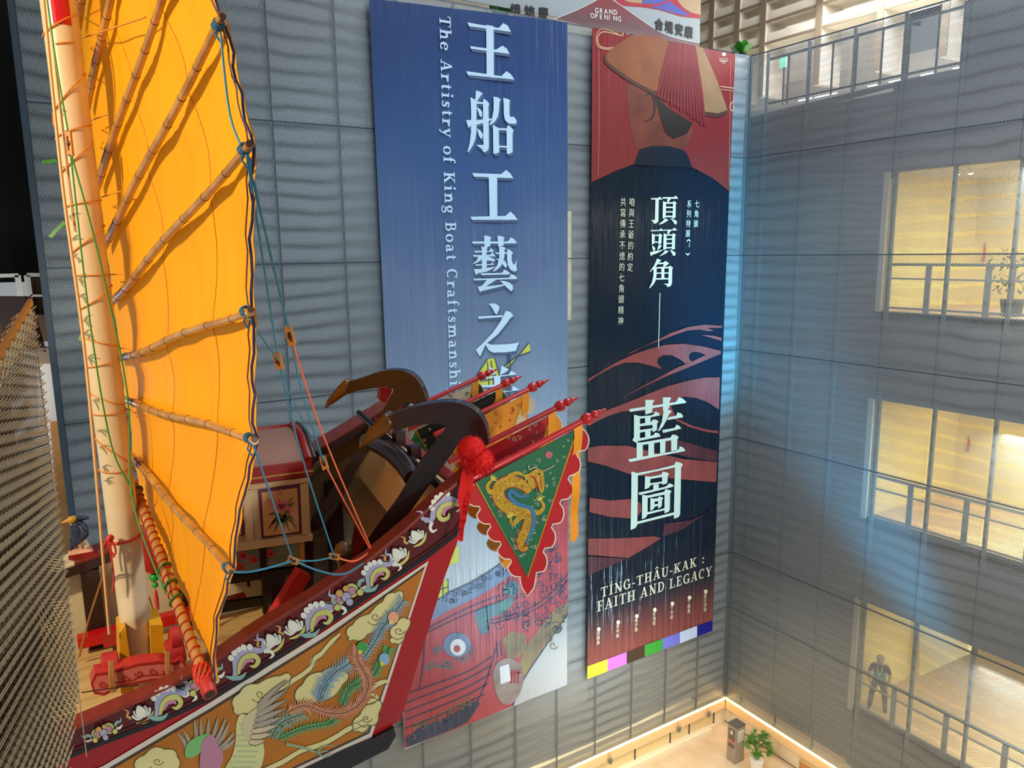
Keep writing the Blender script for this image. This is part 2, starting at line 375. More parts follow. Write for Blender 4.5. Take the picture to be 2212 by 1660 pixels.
for k in range(5):
    for j in range(4):
        MB().box((26+k*4.2, 17.2+j*3.1, z0-.12), (29.4+k*4.2, 19.4+j*3.1, z0-.02)).build('ceiling_panel', 'light_panel', ceil)
for k in range(5): MB().bar((25, 16.5+k*3.1, z0-.6), (47, 15.9+k*3.1, z0-.6), .18, .35).build('ceiling_beam', 'black_void', ceil)
tag(MB().tube([onX(1500, -14, 25.5), onX(1585, 2, 25.5), onX(1640, 18, 25.5), onX(1720, 8, 25.5)], .11, 10).build('sprinkler_pipe', 'red_pipe', None, True), 'glossy red pipe under the dark ceiling beside the lattice', 'pipe')
struct(MB().box((8, 26, 7), (40, 26.3, 15.5)).build('wall_far', 'beige_frame'))
# small plants on top of banner wall
def leafy(P, n, r, label):
    P.z = 7.0
    t = thing('rooftop_plant', P, label, 'plant', 'plants on the wall top')
    MB().lathe(P, (0, 0, 1), [(0, .1), (.12, .14)], 10).build('pot', 'dark_metal', t)
    for i in range(n):
        a = 2.4*i; el = .5+.9*(i/n); d = V((math.cos(a)*math.cos(el), math.sin(a)*math.cos(el), math.sin(el))); c = P+V((0, 0, .1)); sd = d.cross(V((0, 0, 1))).normalized()
        q = [c, c+d*r*.35+sd*r*.2, c+d*r*.7+sd*r*.36, c+d*r*.95+sd*r*.2, c+d*r*1.02, c+d*r*.95-sd*r*.2, c+d*r*.7-sd*r*.36, c+d*r*.35-sd*r*.2]
        MB().ngon(q).build('leaf', M('bright_leaf', '4f9a26', .35, 0, '2f7a1c', 6), t)
leafy(onY(1603, 116, D+.3), 11, .4, 'bright green leafy plant on the wall top beside the lattice')
leafy(onY(1082, 14, D+1.0), 9, .5, 'dark green leaves peeking over the top of the blue banner')

# ---- ground floor
G = -14.5
struct(MB().box((2, 2, G-.2), (W+.2, D+.2, G)).build('floor', 'stone_floor'), 'cream polished floor far below')
struct(MB().box((W+.2, 2, G-.2), (26, D+4, G)).build('floor_side', M('brown_floor', '9a6b45', .5, 0, '845834', 3)))
struct(MB().box((2, D+.2, G-.2), (W+.2, D+4, G)).build('floor_back', 'cream'))
gl = thing('glass_partition', (12, D+.2, G), 'warm-lit glass partition below the banner wall', 'partition')
M('warm_glass', 'ecd9a4', .15, 0, alpha=.82)
for a, b in ((4, 6.2), (6.2, 8.4), (8.4, 10.5), (10.5, 12.6), (12.6, 14.4), (14.4, 15.9), (15.9, 16.75), (16.75, 17.9)):
    MB().box((a+.015, D+.2, G+.14), (b-.015, D+.22, -13.9)).build('pane', 'warm_glass', gl)
    MB().box((b-.018, D+.18, G+.1), (b+.018, D+.24, -13.85)).build('glazing_bar', 'dark_metal', gl)
MB().box((4, D-.02, G), (17.6, D+.26, G+.13)).build('kerb', 'cream', gl); MB().box((4, D+.17, -13.92), (W, D+.25, -13.84)).build('head_rail', 'brown_edge', gl)
struct(MB().box((2, D+.02, -13.84), (W, D+.5, -13.47)).build('trim_1', M('soffit_cream', 'f2cf9c', .5)), 'warm-lit wooden soffit strip under the banner wall')
struct(MB().box((W+.02, 2, -13.84), (W+.5, D, -13.47)).build('trim_2', 'soffit_cream'), 'warm-lit wooden soffit strip under the right wall')
tag(MB().box((2, D-.02, -13.5), (W, D+.02, -13.44)).build('cove_light', 'warm_led'), 'glowing warm light line along the foot of the banner wall', 'light', 'cove lights')
tag(MB().box((W-.02, 2, -13.5), (W+.02, D, -13.44)).build('cove_light', 'warm_led'), 'glowing warm light line along the foot of the right wall', 'light', 'cove lights')
gr = thing('wall_panelling', (W+.3, 12, G), 'cream wall panels below the right screen wall', 'panelling')
for a, b in ((15.95, 15.0), (15.0, 14.0), (14.0, 13.2)): MB().box((W+.25, b+.01, G), (W+.3, a-.01, -13.84)).build('panel', 'cream', gr)
MB().box((17.92, D+.19, G), (W+.3, D+.24, -13.84)).build('panel', 'cream', gr); MB().box((W+.25, 15.97, G), (W+.3, D+.24, -13.84)).build('panel', 'cream', gr)
gr2 = thing('glass_showcase', (W+.3, 11, G), 'glass showcase with brown base below the right screen wall', 'showcase')
MB().box((W+.25, 8, G), (W+.3, 13.2, G+.3)).build('base', 'wood_warm', gr2)
for a, b in ((13.2, 12.0), (12.0, 10.8), (10.8, 9.6)): MB().box((W+.26, b+.02, G+.3), (W+.28, a-.02, -13.84)).build('pane', 'warm_glass', gr2); MB().box((W+.24, b-.02, G+.3), (W+.3, b+.02, -13.84)).build('glazing_bar', 'cream', gr2)
struct(MB().box((2, D+2.4, G), (26, D+2.6, -13.4)).build('wall_ground_back', 'room_wall')); struct(MB().box((21, 2, G), (21.2, D+2.4, -13.4)).build('wall_ground_side', 'room_wall'))
light('ground_light', 'AREA', (9, D+1.3, -13.5), (9, D+1.2, -15), 420, (1, .84, .58), 16, size_y=1.4)
light('ground_side_light', 'AREA', (W+1.2, 11, -13.5), (W+1.2, 11, -15), 130, (1, .8, .5), 1.6, size_y=9)
light('ground_hall_light', 'AREA', (13, 12.5, -9), (13.5, 13, G), 300, (1, .88, .7), 3, size_y=3)
for k, (px, py) in enumerate([(1530, 1540), (1466, 1572), (1318, 1640)]):
    P = onY(px, py, D-.05)
    t = thing('track_spotlight', P, ['small spotlight under the banner wall nearest the corner', 'small spotlight under the banner wall, second from the corner', 'small spotlight under the banner wall at the picture bottom'][k], 'light', 'track spotlights')
    MB().lathe(P-V((0, 0, .12)), (0, -.3, 1), [(0, .07), (.2, .05)], 10).build('housing', 'rail_paint', t); MB().tube([P+V((0, 0, .08)), P+V((0, .05, .22))], .015, 6).build('bracket', 'wood_warm', t)

# ---- far left: dark opening with white railing, pale walls below
LY = 17.3
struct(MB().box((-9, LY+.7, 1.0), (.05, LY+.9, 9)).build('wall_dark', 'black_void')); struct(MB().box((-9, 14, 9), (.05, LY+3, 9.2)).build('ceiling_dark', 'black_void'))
struct(MB().prism([onY(-60, 641, LY), onY(68, 641, LY), onY(100, 760, LY), onY(-60, 760, LY)], (0, .25, 0)).build('wall_brown', 'brown_board'))
t = thing('white_railing', onY(40, 640, LY-.2), 'white framed railing in the dark opening at far left', 'railing')
for a, b, c in (((-40, 597), (40, 595), .07), ((58, 594), (100, 594), .07), ((38, 595), (44, 640), .1), ((58, 595), (64, 640), .1), ((66, 639), (100, 639), .04)):
    MB().bar(onY(*a, LY-.2), onY(*b, LY-.2), .05, c).build('bar', 'white_paint', t)
o = MB().prism([onY(66, 600, LY+.2), onY(103, 600, LY+.2), onY(110, 690, LY+.2), onY(74, 690, LY+.2)], (0, .1, 0)).build('curtain', 'curtain'); tag(o, 'brown striped curtain behind the white railing', 'curtain')
struct(MB().prism([onY(74, 680, LY), onY(112, 680, LY), onY(116, 738, LY), onY(78, 738, LY)], (0, .2, 0)).build('trim_3', M('tan_fascia', '6b5132', .6)))
struct(MB().prism([onY(78, 752, LY), onY(130, 752, LY), onY(132, 786, LY), onY(82, 786, LY)], (0, .3, 0)).build('trim_4', M('tan_soffit', '9b8a76', .6)))
struct(MB().prism([onY(80, 786, LY+.1), onY(124, 786, LY+.1), onY(170, 1240, LY+.1), onY(90, 1240, LY+.1)], (0, .2, 0)).build('wall_white', 'white_paint'))
struct(MB().prism([onY(108, 912, LY), onY(141, 912, LY), onY(178, 1240, LY), onY(135, 1240, LY)], (0, .08, 0)).build('trim_5', 'wood_warm'))

light('white_wall_fill', 'POINT', (-1.4, 16.3, -.9), (0, 17, -1), 90, (1, .93, .88), .2)  # unseen fill added so the pale wall reads bright
# ---- near parapet of expanded metal at our own gallery edge
zt = 1.31
e0 = onZ(66, 646, zt); dr = V((.0157, .9999, 0)).normalized()
pt = thing('mesh_parapet', (e0.x, e0.y-1.5, FLR[0]), 'near expanded metal parapet at the left edge, close to the camera', 'parapet')
M('parapet_metal', 'ab9a7c', .5, .1); M('parapet_rim', '8a5f34', .4, .4)
pa = math.radians(8); dr = V((math.sin(pa), math.cos(pa), 0)); pn_ = V((dr.y, -dr.x, 0))
q_ = onP(0, 755, e0, pn_); slp = (e0.z-q_.z)/(e0-q_).to_2d().length
def expanded(org, nu, nv, a, b, wd, dz):
    mb = MB()
    for i in range(nu):
        for j in range(nv):
            s0 = a*(i+.5*(j % 2)); c = org - dr*s0 - V((0, 0, b*(j+.5)+slp*s0))
            for sx in (1, -1):
                for sz in (1, -1):
                    p = c+dr*(sx*a*.5); q = c+V((0, 0, sz*b)); sd = (q-p).normalized().cross(pn_).normalized()*wd/2; o = pn_*dz*sz
                    mb.mesh([p-sd-o, p+sd-o, q+sd+o, q-sd+o], [(0, 1, 2, 3)])
    return mb
o = expanded(e0-V((0, 0, .02)), 28, 86, .095, .0175, .0062, .008).build('mesh_sheet', 'parapet_metal', pt); o['kind'] = 'stuff'
o = expanded(e0-V((0, 0, .06))-pn_*.05, 28, 86, .095, .0175, .0062, .008).build('mesh_sheet', 'parapet_metal', pt); o['kind'] = 'stuff'
q0_ = e0-pn_*.1-V((0, 0, .05)); q1_ = q0_-dr*2.6-V((0, 0, slp*2.6))
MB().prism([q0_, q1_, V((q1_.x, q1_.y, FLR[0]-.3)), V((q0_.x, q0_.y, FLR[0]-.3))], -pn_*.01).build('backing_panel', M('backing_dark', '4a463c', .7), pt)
MB().bar(e0-dr*2.6-V((0, 0, slp*2.6+.01)), e0-V((0, 0, .01)), .012, .025).build('rim', 'parapet_rim', pt)
MB().box((e0.x-.002, e0.y-.002, FLR[0]-.3), (e0.x+.002, e0.y+.002, zt)).build('end_strip', 'parapet_metal', pt)
struct(MB().box((-3, -3, FLR[0]-.3), (e0.x-.6, e0.y, FLR[0])).build('floor_gallery', 'brown_board'))
# ================================================================ banners
BY = D-.10
def cloth_mat(name, stops, z0, z1, rough=.3, noise=.06, bump=.45, speck='ffffff'):
    m = bpy.data.materials.new(name); m.use_nodes = True; MATS[name] = m; nt = m.node_tree; N = nt.nodes.new; L = nt.links.new
    b = nt.nodes['Principled BSDF']; b.inputs['Roughness'].default_value = rough
    g = N('ShaderNodeNewGeometry'); sp = N('ShaderNodeSeparateXYZ'); L(g.outputs['Position'], sp.inputs[0])
    mr = N('ShaderNodeMapRange'); mr.inputs[1].default_value = z0; mr.inputs[2].default_value = z1; L(sp.outputs[2], mr.inputs[0])
    nz = N('ShaderNodeTexNoise'); nz.inputs['Scale'].default_value = .55; nz.inputs['Detail'].default_value = 6; L(g.outputs['Position'], nz.inputs['Vector'])
    ad = N('ShaderNodeMath'); ad.operation = 'MULTIPLY_ADD'; ad.inputs[1].default_value = noise; L(nz.outputs[0], ad.inputs[0]); L(mr.outputs[0], ad.inputs[2])
    r = N('ShaderNodeValToRGB'); e = r.color_ramp.elements
    for i, (p, c) in enumerate(stops):
        k = e[i] if i < 2 else e.new(p); k.position = p; k.color = lin(c)
    L(ad.outputs[0], r.inputs[0]); L(r.outputs[0], b.inputs['Base Color']); wrinkle(nt, b, bump); return m
def wrinkle(nt, b, amt):
    N = nt.nodes.new; L = nt.links.new
    g = N('ShaderNodeNewGeometry'); mp = N('ShaderNodeMapping'); mp.inputs['Scale'].default_value = (5, 1, .22); L(g.outputs['Position'], mp.inputs[0])
    n = N('ShaderNodeTexNoise'); n.inputs['Scale'].default_value = 1.3; n.inputs['Detail'].default_value = 3; L(mp.outputs[0], n.inputs['Vector'])
    bp = N('ShaderNodeBump'); bp.inputs['Strength'].default_value = amt; bp.inputs['Distance'].default_value = .13*min(1, amt*1.4); L(n.outputs[0], bp.inputs['Height']); L(bp.outputs[0], b.inputs['Normal'])
def ink(name, c, rough=.4, bump=.5, c2=None):
    if name in MATS: return MATS[name]
    m = M(name, c, rough, 0, c2, 1.5); wrinkle(m.node_tree, m.node_tree.nodes['Principled BSDF'], bump); return m
def crop(x0, y0, s, y=BY): return lambda x, y_: onY(x0+x/s, y0+y_/s, y)
FRONT = V((0, -1, 0))
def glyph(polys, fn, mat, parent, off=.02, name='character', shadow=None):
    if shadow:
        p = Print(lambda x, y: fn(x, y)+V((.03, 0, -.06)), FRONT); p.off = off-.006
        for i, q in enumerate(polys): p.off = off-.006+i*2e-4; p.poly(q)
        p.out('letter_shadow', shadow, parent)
    p = Print(fn, FRONT); p.off = off
    for i, q in enumerate(polys): p.off = off+i*1e-4; p.poly(q)
    return p.out(name, mat, parent)
def cjk(text, fn, size, mat, parent, off=.02, bold=0., sx=1., name='character'):
    """one printed character from the built-in font; fn maps em units (x right, y up) to the plane"""
    cu = bpy.data.curves.new('glyph', 'FONT'); cu.body = text; cu.offset = bold; cu.resolution_u = 3
    ob = bpy.data.objects.new('glyph', cu); COL.objects.link(ob)
    me = bpy.data.meshes.new_from_object(ob.evaluated_get(bpy.context.evaluated_depsgraph_get()))
    vs = [fn(v.co.x*size*sx, v.co.y*size)+FRONT*off for v in me.vertices]; fs = [tuple(p.vertices) for p in me.polygons]
    bpy.data.objects.remove(ob); bpy.data.curves.remove(cu); bpy.data.meshes.remove(me)
    return MB().mesh(vs, fs).build(name, mat, parent) if vs else None
# --- a small serif alphabet: strokes (points, widths, smooth) on cap height 1
TK, TN, SE = .21, .10, .075
def stm(x, y0, y1, a=1, b=1, w=TK):
    s = [([(x, y0), (x, y1)], w, 0)]
    if a: s.append(([(x-.24, y0+.035), (x+.24, y0+.035)], SE, 0))
    if b: s.append(([(x-.24, y1-.035), (x+(.24 if b == 1 else .05), y1-.035)], SE, 0))
    return s
def oval(cx, cy, rx, ry, a0=0, a1=360, n=20):
    P = []; W_ = []
    for i in range(n+1):
        a = math.radians(lerp(a0, a1, i/n)); P.append((cx+rx*math.cos(a), cy+ry*math.sin(a))); W_.append(TN*.8+(TK-TN*.8)*abs(math.cos(a))**1.3)
    return (P, W_, 0)
xh = .68
G_ = {
 'T': (.95, stm(.47, 0, 1, 1, 0)+[([(.04, .96), (.9, .96)], .09, 0), ([(.06, .98), (.06, .72)], .07, 0), ([(.88, .98), (.88, .72)], .07, 0)]),
 'h': (.92, stm(.22, 0, 1.05, 1, 2)+[([(.24, .42), (.4, .62), (.58, .62), (.68, .46), (.68, 0)], TK*.9, 5), ([(.48, .035), (.9, .035)], SE, 0)]),
 'n': (.92, stm(.22, 0, xh, 1, 2)+[([(.24, .42), (.4, .62), (.58, .62), (.68, .46), (.68, 0)], TK*.9, 5), ([(.48, .035), (.9, .035)], SE, 0)]),
 'm': (1.36, stm(.22, 0, xh, 1, 2)+[([(.24, .42), (.38, .62), (.54, .62), (.64, .46), (.64, 0)], TK*.9, 5), ([(.46, .035), (.84, .035)], SE, 0), ([(.68, .42), (.82, .62), (.98, .62), (1.08, .46), (1.08, 0)], TK*.9, 5), ([(.9, .035), (1.3, .035)], SE, 0)]),
 'r': (.68, stm(.22, 0, xh, 1, 2)+[([(.26, .4), (.38, .58), (.52, .62)], .14, 4), oval(.54, .57, .05, .05)]),
 'i': (.52, stm(.25, 0, xh, 1, 2)+[([(.25, .86), (.25, 1.06)], .2, 0)]),
 't': (.6, [([(.26, .9), (.26, .2), (.36, .06), (.54, .1)], [.14, TK, TK, .1, .06], 5), ([(.04, .645), (.52, .645)], SE, 0)]),
 'e': (.76, [oval(.38, .34, .27, .31, 10, 325), ([(.14, .38), (.63, .38)], SE, 0)]),
 'o': (.8, [oval(.4, .34, .28, .31)]),
 's': (.66, [([(.54, .52), (.42, .63), (.24, .62), (.18, .48), (.32, .38), (.46, .28), (.5, .14), (.34, .04), (.12, .1)], [.08, .1, .14, .17, .2, .18, .15, .11, .07], 4), ([(.56, .66), (.56, .46)], .06, 0), ([(.1, .0), (.1, .22)], .06, 0)]),
 'a': (.8, [([(.14, .54), (.28, .64), (.46, .6), (.52, .46), (.52, .1), (.62, .03), (.76, .08)], [.12, .11, .14, TK, TK, .12, .06], 4), oval(.32, .19, .18, .16), ]),
 'f': (.6, stm(.24, 0, .85, 1, 0)+[([(.24, .8), (.3, 1.0), (.44, 1.06), (.56, 1.0)], [TK, .13, .1, .12], 4), ([(.02, .645), (.5, .645)], SE, 0)]),
 'g': (.8, [oval(.36, .44, .22, .21), ([(.5, .58), (.74, .64)], .1, 0), ([(.26, .24), (.2, .12), (.34, .06), (.56, .04), (.66, -.1), (.54, -.26), (.28, -.28), (.1, -.18), (.2, -.02)], [.08, .1, .15, .16, .13, .1, .1, .1, .08], 4)]),
 'y': (.82, [([(.14, .64), (.42, .06)], TK, 0), ([(.7, .64), (.44, .06), (.3, -.22), (.14, -.26)], [.09, .1, .1, .14], 4), ([(.0, .65), (.34, .65)], SE, 0), ([(.54, .65), (.84, .65)], SE, 0)]),
 'p': (.86, stm(.22, -.3, xh, 1, 2)+[oval(.46, .34, .25, .3)]),
 'A': (1.06, [([(.52, 1.0), (.84, 0)], TK, 0), ([(.5, 1.0), (.18, 0)], TN, 0), ([(.28, .33), (.72, .33)], SE, 0), ([(.02, .035), (.36, .035)], SE, 0), ([(.62, .035), (1.04, .035)], SE, 0)]),
 'K': (1.08, stm(.26, 0, 1)+[([(.36, .44), (.82, .96)], TN, 0), ([(.46, .56), (.86, .03)], TK, 0), ([(.62, .965), (1.02, .965)], SE, 0), ([(.66, .035), (1.08, .035)], SE, 0)]),
 'B': (.92, stm(.24, 0, 1, 1, 1)+[([(.24, .96), (.56, .94), (.66, .75), (.54, .55), (.28, .52)], [.08, .12, TK, .12, .08], 4), ([(.28, .52), (.62, .5), (.74, .27), (.6, .06), (.24, .04)], [.08, .12, TK, .12, .08], 4)]),
 'C': (.96, [oval(.5, .5, .38, .47, 48, 312), ([(.8, .98), (.8, .68)], .07, 0)]),
 'G': (1.04, [oval(.5, .5, .38, .47, 48, 330), ([(.8, .98), (.8, .68)], .07, 0), ([(.82, .02), (.82, .42)], TK, 0), ([(.6, .42), (1.02, .42)], SE, 0)]),
 'N': (1.08, [([(.24, 0), (.24, 1)], TN, 0), ([(.2, .98), (.84, .02)], TK, 0), ([(.86, 0), (.86, 1)], TN, 0), ([(.02, .965), (.34, .965)], SE, 0), ([(.06, .035), (.42, .035)], SE, 0), ([(.68, .965), (1.04, .965)], SE, 0)]),
 'H': (1.12, stm(.26, 0, 1)+stm(.86, 0, 1)+[([(.26, .51), (.86, .51)], SE, 0)]),
 'U': (1.06, [([(.26, .98), (.26, .32), (.36, .08), (.56, .03), (.76, .1), (.84, .34), (.84, .98)], [TK, TK, .17, .12, .1, TN, TN], 4), ([(.04, .965), (.5, .965)], SE, 0), ([(.66, .965), (1.02, .965)], SE, 0)]),
 'D': (1.04, stm(.26, 0, 1, 1, 1)+[([(.26, .96), (.62, .92), (.84, .7), (.86, .5), (.84, .3), (.62, .08), (.26, .04)], [.08, .11, .17, TK, .17, .11, .08], 4)]),
 'L': (.88, stm(.26, 0, 1)+[([(.26, .04), (.82, .04)], .08, 0), ([(.8, .02), (.8, .3)], .08, 0)]),
 'E': (.92, stm(.26, 0, 1)+[([(.26, .04), (.82, .04)], .08, 0), ([(.8, .02), (.8, .28)], .08, 0), ([(.26, .96), (.78, .96)], .08, 0), ([(.76, .98), (.76, .74)], .08, 0), ([(.3, .51), (.6, .51)], .07, 0), ([(.59, .38), (.59, .64)], .06, 0)]),
 'F': (.88, stm(.26, 0, 1)+[([(.26, .96), (.78, .96)], .08, 0), ([(.76, .98), (.76, .72)], .08, 0), ([(.3, .51), (.6, .51)], .07, 0), ([(.59, .36), (.59, .66)], .06, 0)]),
 'Y': (1.0, [([(.16, .98), (.5, .46)], TK, 0), ([(.84, .98), (.52, .48)], TN, 0), ([(.5, .5), (.5, 0)], TK, 0), ([(.26, .035), (.74, .035)], SE, 0), ([(.0, .965), (.38, .965)], SE, 0), ([(.66, .965), (1.0, .965)], SE, 0)]),
 'I': (.58, stm(.28, 0, 1)), '-': (.5, [([(.06, .36), (.42, .36)], .12, 0)]), ':': (.6, [([(.3, .1), (.3, .3)], .2, 0), ([(.3, .55), (.3, .75)], .2, 0)]), ' ': (.42, [])}
G_['Í'] = (.58, G_['I'][1]+[([(.24, 1.1), (.42, 1.3)], .13, 0)]); G_['Â'] = (1.06, G_['A'][1]+[([(.3, 1.12), (.52, 1.32), (.74, 1.12)], .11, 0)])
def serif(text, fn, mat, parent, length, track=.12, off=.02):
    tot = sum(G_[c][0]+track for c in text)-track; k = 1.0/tot
    x = 0
    for c in text:
        adv, st = G_[c]
        if st:
            p = Print(lambda u, v, x=x: fn((x+u)*k*length, v), FRONT); p.off = off
            for j, (pts, wd, sm) in enumerate(st): p.off = off+j*2e-4; p.line(pts, wd, sm)
            p.out('letter', mat, parent)
        x += adv+track

# ---------------------------------------------------------------- blue banner
cloth_mat('blue_cloth', [(.0, 'b6babc'), (1, '24447c'), (.2, 'b9c2ca'), (.38, '9cacbc'), (.54, '7a90ac'), (.7, '5a7298'), (.85, '39588a')], -9.5, 7.6, noise=.16)
bb = thing('hanging_banner', (9.06, BY, -10.8), 'tall blue hanging banner with large pale vertical characters and a painted red ship', 'banner', 'tall banners on the wall')
q = [onY(797, -4, BY), onY(1226, 48, BY), onY(1225, 1480, BY), onY(874, 1620, BY)]
nx, nz = 12, 40; vs = []
for j in range(nz+1):
    for i in range(nx+1):
        t, s = j/nz, i/nx; P = (q[0]*(1-s)+q[1]*s)*(1-t)+(q[3]*(1-s)+q[2]*s)*t; vs.append(P+V((0, .012*math.sin(s*21+2*math.sin(t*5)), 0)))
MB().mesh(vs, [(j*(nx+1)+i, j*(nx+1)+i+1, (j+1)*(nx+1)+i+1, (j+1)*(nx+1)+i) for j in range(nz) for i in range(nx)]).build('cloth', 'blue_cloth', bb, True)
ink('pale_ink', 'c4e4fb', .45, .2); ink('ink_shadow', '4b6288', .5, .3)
c1 = crop(750, 0, 3.32)
wang = [[(857, 163), (1082, 203), (1115, 168), (1148, 188), (1170, 232), (868, 190)], [(877, 333), (1062, 358), (1108, 330), (1140, 350), (1160, 390), (883, 352)],
        [(848, 512), (1100, 548), (1138, 512), (1170, 535), (1195, 573), (860, 540)], [(992, 180), (1045, 190), (1047, 560), (995, 552)]]
gong = [[(893, 1243), (1100, 1250), (1135, 1220), (1165, 1245), (1187, 1280), (905, 1268)], [(880, 1555), (1130, 1550), (1165, 1518), (1195, 1545), (1217, 1578), (890, 1578)], [(1010, 1255), (1070, 1258), (1072, 1562), (1017, 1562)]]
chuan = [[(380, 165), (470, 190), (540, 240), (500, 270), (400, 415), (365, 400)], [(255, 315), (370, 375), (395, 420), (390, 800), (395, 1060), (370, 1250), (310, 1400), (210, 1555), (190, 1545), (240, 1350), (270, 1100), (275, 700), (265, 420)],
         [(390, 415), (540, 425), (540, 470), (390, 465)], [(545, 345), (630, 400), (682, 465), (660, 520), (665, 900), (670, 1400), (660, 1480), (620, 1530), (550, 1550), (510, 1470), (385, 1385), (550, 1385), (540, 900), (540, 450)],
         [(390, 530), (470, 580), (520, 650), (515, 740), (470, 755), (430, 640)], [(160, 830), (400, 825), (560, 815), (740, 790), (720, 830), (560, 890), (400, 935), (260, 960), (210, 1005)],
         [(400, 1010), (480, 1060), (540, 1150), (525, 1230), (490, 1250), (450, 1190)], [(770, 305), (860, 315), (940, 370), (905, 420), (900, 600), (870, 760), (800, 870), (700, 945), (685, 935), (740, 800), (775, 600), (775, 400)],
         [(990, 335), (1080, 350), (1150, 390), (1130, 440), (1130, 700), (1150, 760), (1230, 755), (1280, 820), (1295, 870), (1270, 915), (1120, 905), (1030, 830), (1005, 700), (1000, 450)],
         [(760, 935), (890, 1010), (895, 1300), (905, 1540), (860, 1575), (770, 1590), (765, 1200)], [(890, 1010), (1070, 1015), (1070, 1060), (890, 1055)],
         [(1085, 940), (1170, 990), (1225, 1060), (1200, 1120), (1200, 1540), (1150, 1580), (1070, 1590), (1065, 1050)], [(895, 1400), (1075, 1410), (1075, 1450), (895, 1440)]]
yi = [[(190, 245), (500, 243), (820, 243), (1040, 243), (1090, 215), (1115, 145), (1200, 180), (1275, 270), (1260, 290), (230, 298)], [(490, 100), (600, 115), (668, 155), (640, 200), (640, 350), (560, 380), (500, 400)], [(808, 100), (920, 120), (985, 155), (955, 200), (955, 345), (830, 365)],
      [(420, 365), (560, 380), (570, 410), (545, 450), (550, 700), (555, 900), (440, 900), (440, 480)], [(255, 470), (440, 465), (620, 465), (640, 400), (690, 430), (730, 490), (270, 510)], [(225, 565), (420, 570), (640, 560), (680, 500), (740, 560), (770, 600), (560, 605), (245, 612)],
      [(360, 600), (480, 590), (420, 690), (300, 760), (240, 785), (230, 765), (310, 700)], [(550, 600), (640, 620), (700, 650), (760, 680), (740, 720), (690, 720), (640, 700), (550, 700)], [(280, 790), (550, 785), (640, 780), (690, 750), (740, 800), (300, 825)],
      [(245, 905), (450, 895), (760, 845), (740, 870), (560, 960), (340, 1005), (310, 1045), (290, 1040)], [(845, 360), (960, 375), (1010, 410), (975, 460), (975, 600), (950, 700), (900, 820), (820, 900), (730, 965), (700, 955), (800, 820), (850, 650), (855, 500)],
      [(755, 505), (860, 505), (1040, 500), (1040, 540), (860, 545), (780, 545)], [(765, 630), (860, 670), (980, 700), (1040, 790), (1020, 860), (985, 860), (930, 780), (830, 700)],
      [(1045, 415), (1130, 460), (1185, 520), (1150, 560), (1150, 700), (1190, 790), (1215, 795), (1245, 740), (1275, 670), (1260, 830), (1280, 900), (1260, 950), (1210, 965), (1120, 920), (1060, 820), (1040, 680)],
      [(400, 1005), (900, 995), (940, 975), (965, 905), (1050, 950), (1115, 1000), (1100, 1030), (440, 1050)], [(225, 1135), (1070, 1110), (1110, 1085), (1130, 1020), (1220, 1050), (1280, 1110), (1270, 1140), (260, 1175)],
      [(560, 1160), (790, 1150), (530, 1320), (960, 1270), (970, 1300), (420, 1430), (390, 1465), (340, 1325), (430, 1310)], [(865, 1180), (980, 1190), (1110, 1230), (1180, 1310), (1180, 1390), (1130, 1430), (1050, 1360), (980, 1290)]]
zhi = [[(410, 120), (520, 120), (580, 160), (585, 210), (540, 295), (510, 280), (470, 200)], [(240, 330), (640, 310), (640, 340), (245, 370)],
       [(690, 240), (760, 255), (815, 320), (760, 360), (690, 460), (560, 620), (390, 760), (350, 800), (310, 900), (270, 985), (250, 960), (200, 875), (330, 750), (480, 590), (590, 430), (640, 340), (660, 300)], [(350, 780), (390, 765), (440, 790), (560, 790), (750, 780), (905, 755), (880, 810), (855, 890), (700, 915), (480, 920), (410, 880)]]
mei = [[(620, 1130), (740, 1190), (700, 1230), (590, 1290)], [(400, 1150), (480, 1180), (520, 1260), (480, 1290)], [(250, 1335), (740, 1275), (770, 1215), (830, 1240), (862, 1278), (250, 1358)], [(300, 1450), (720, 1435), (720, 1470), (300, 1485)], [(500, 1300), (600, 1300), (600, 1760), (500, 1760)],
       [(220, 1590), (720, 1545), (790, 1540), (800, 1465), (860, 1490), (905, 1530), (220, 1625)], [(500, 1700), (600, 1700), (420, 1880), (240, 1960), (230, 1940), (400, 1840)], [(560, 1740), (700, 1800), (900, 1920), (880, 1960), (700, 1880)], [(180, 1735), (780, 1690), (840, 1640), (900, 1700), (190, 1765)]]
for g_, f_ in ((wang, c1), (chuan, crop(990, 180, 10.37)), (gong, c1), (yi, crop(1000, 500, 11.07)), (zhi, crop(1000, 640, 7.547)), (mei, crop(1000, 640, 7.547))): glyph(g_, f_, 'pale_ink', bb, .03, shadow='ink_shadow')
# vertical English line, read downwards, letter tops to the right
pA, pB = onY(948, 33, BY), onY(984, 856, BY); Xb = onY(958, 300, BY).x; cap = onY(972, 45, BY).x-onY(948, 45, BY).x
serif('The Artistry of King Boat Craftsmanship', lambda u, v: V((lerp(pA.x, pA.x+.02, u/15)+v*cap, BY, pA.z-u)), 'pale_ink', bb, pA.z-pB.z-.0, .16, .024)

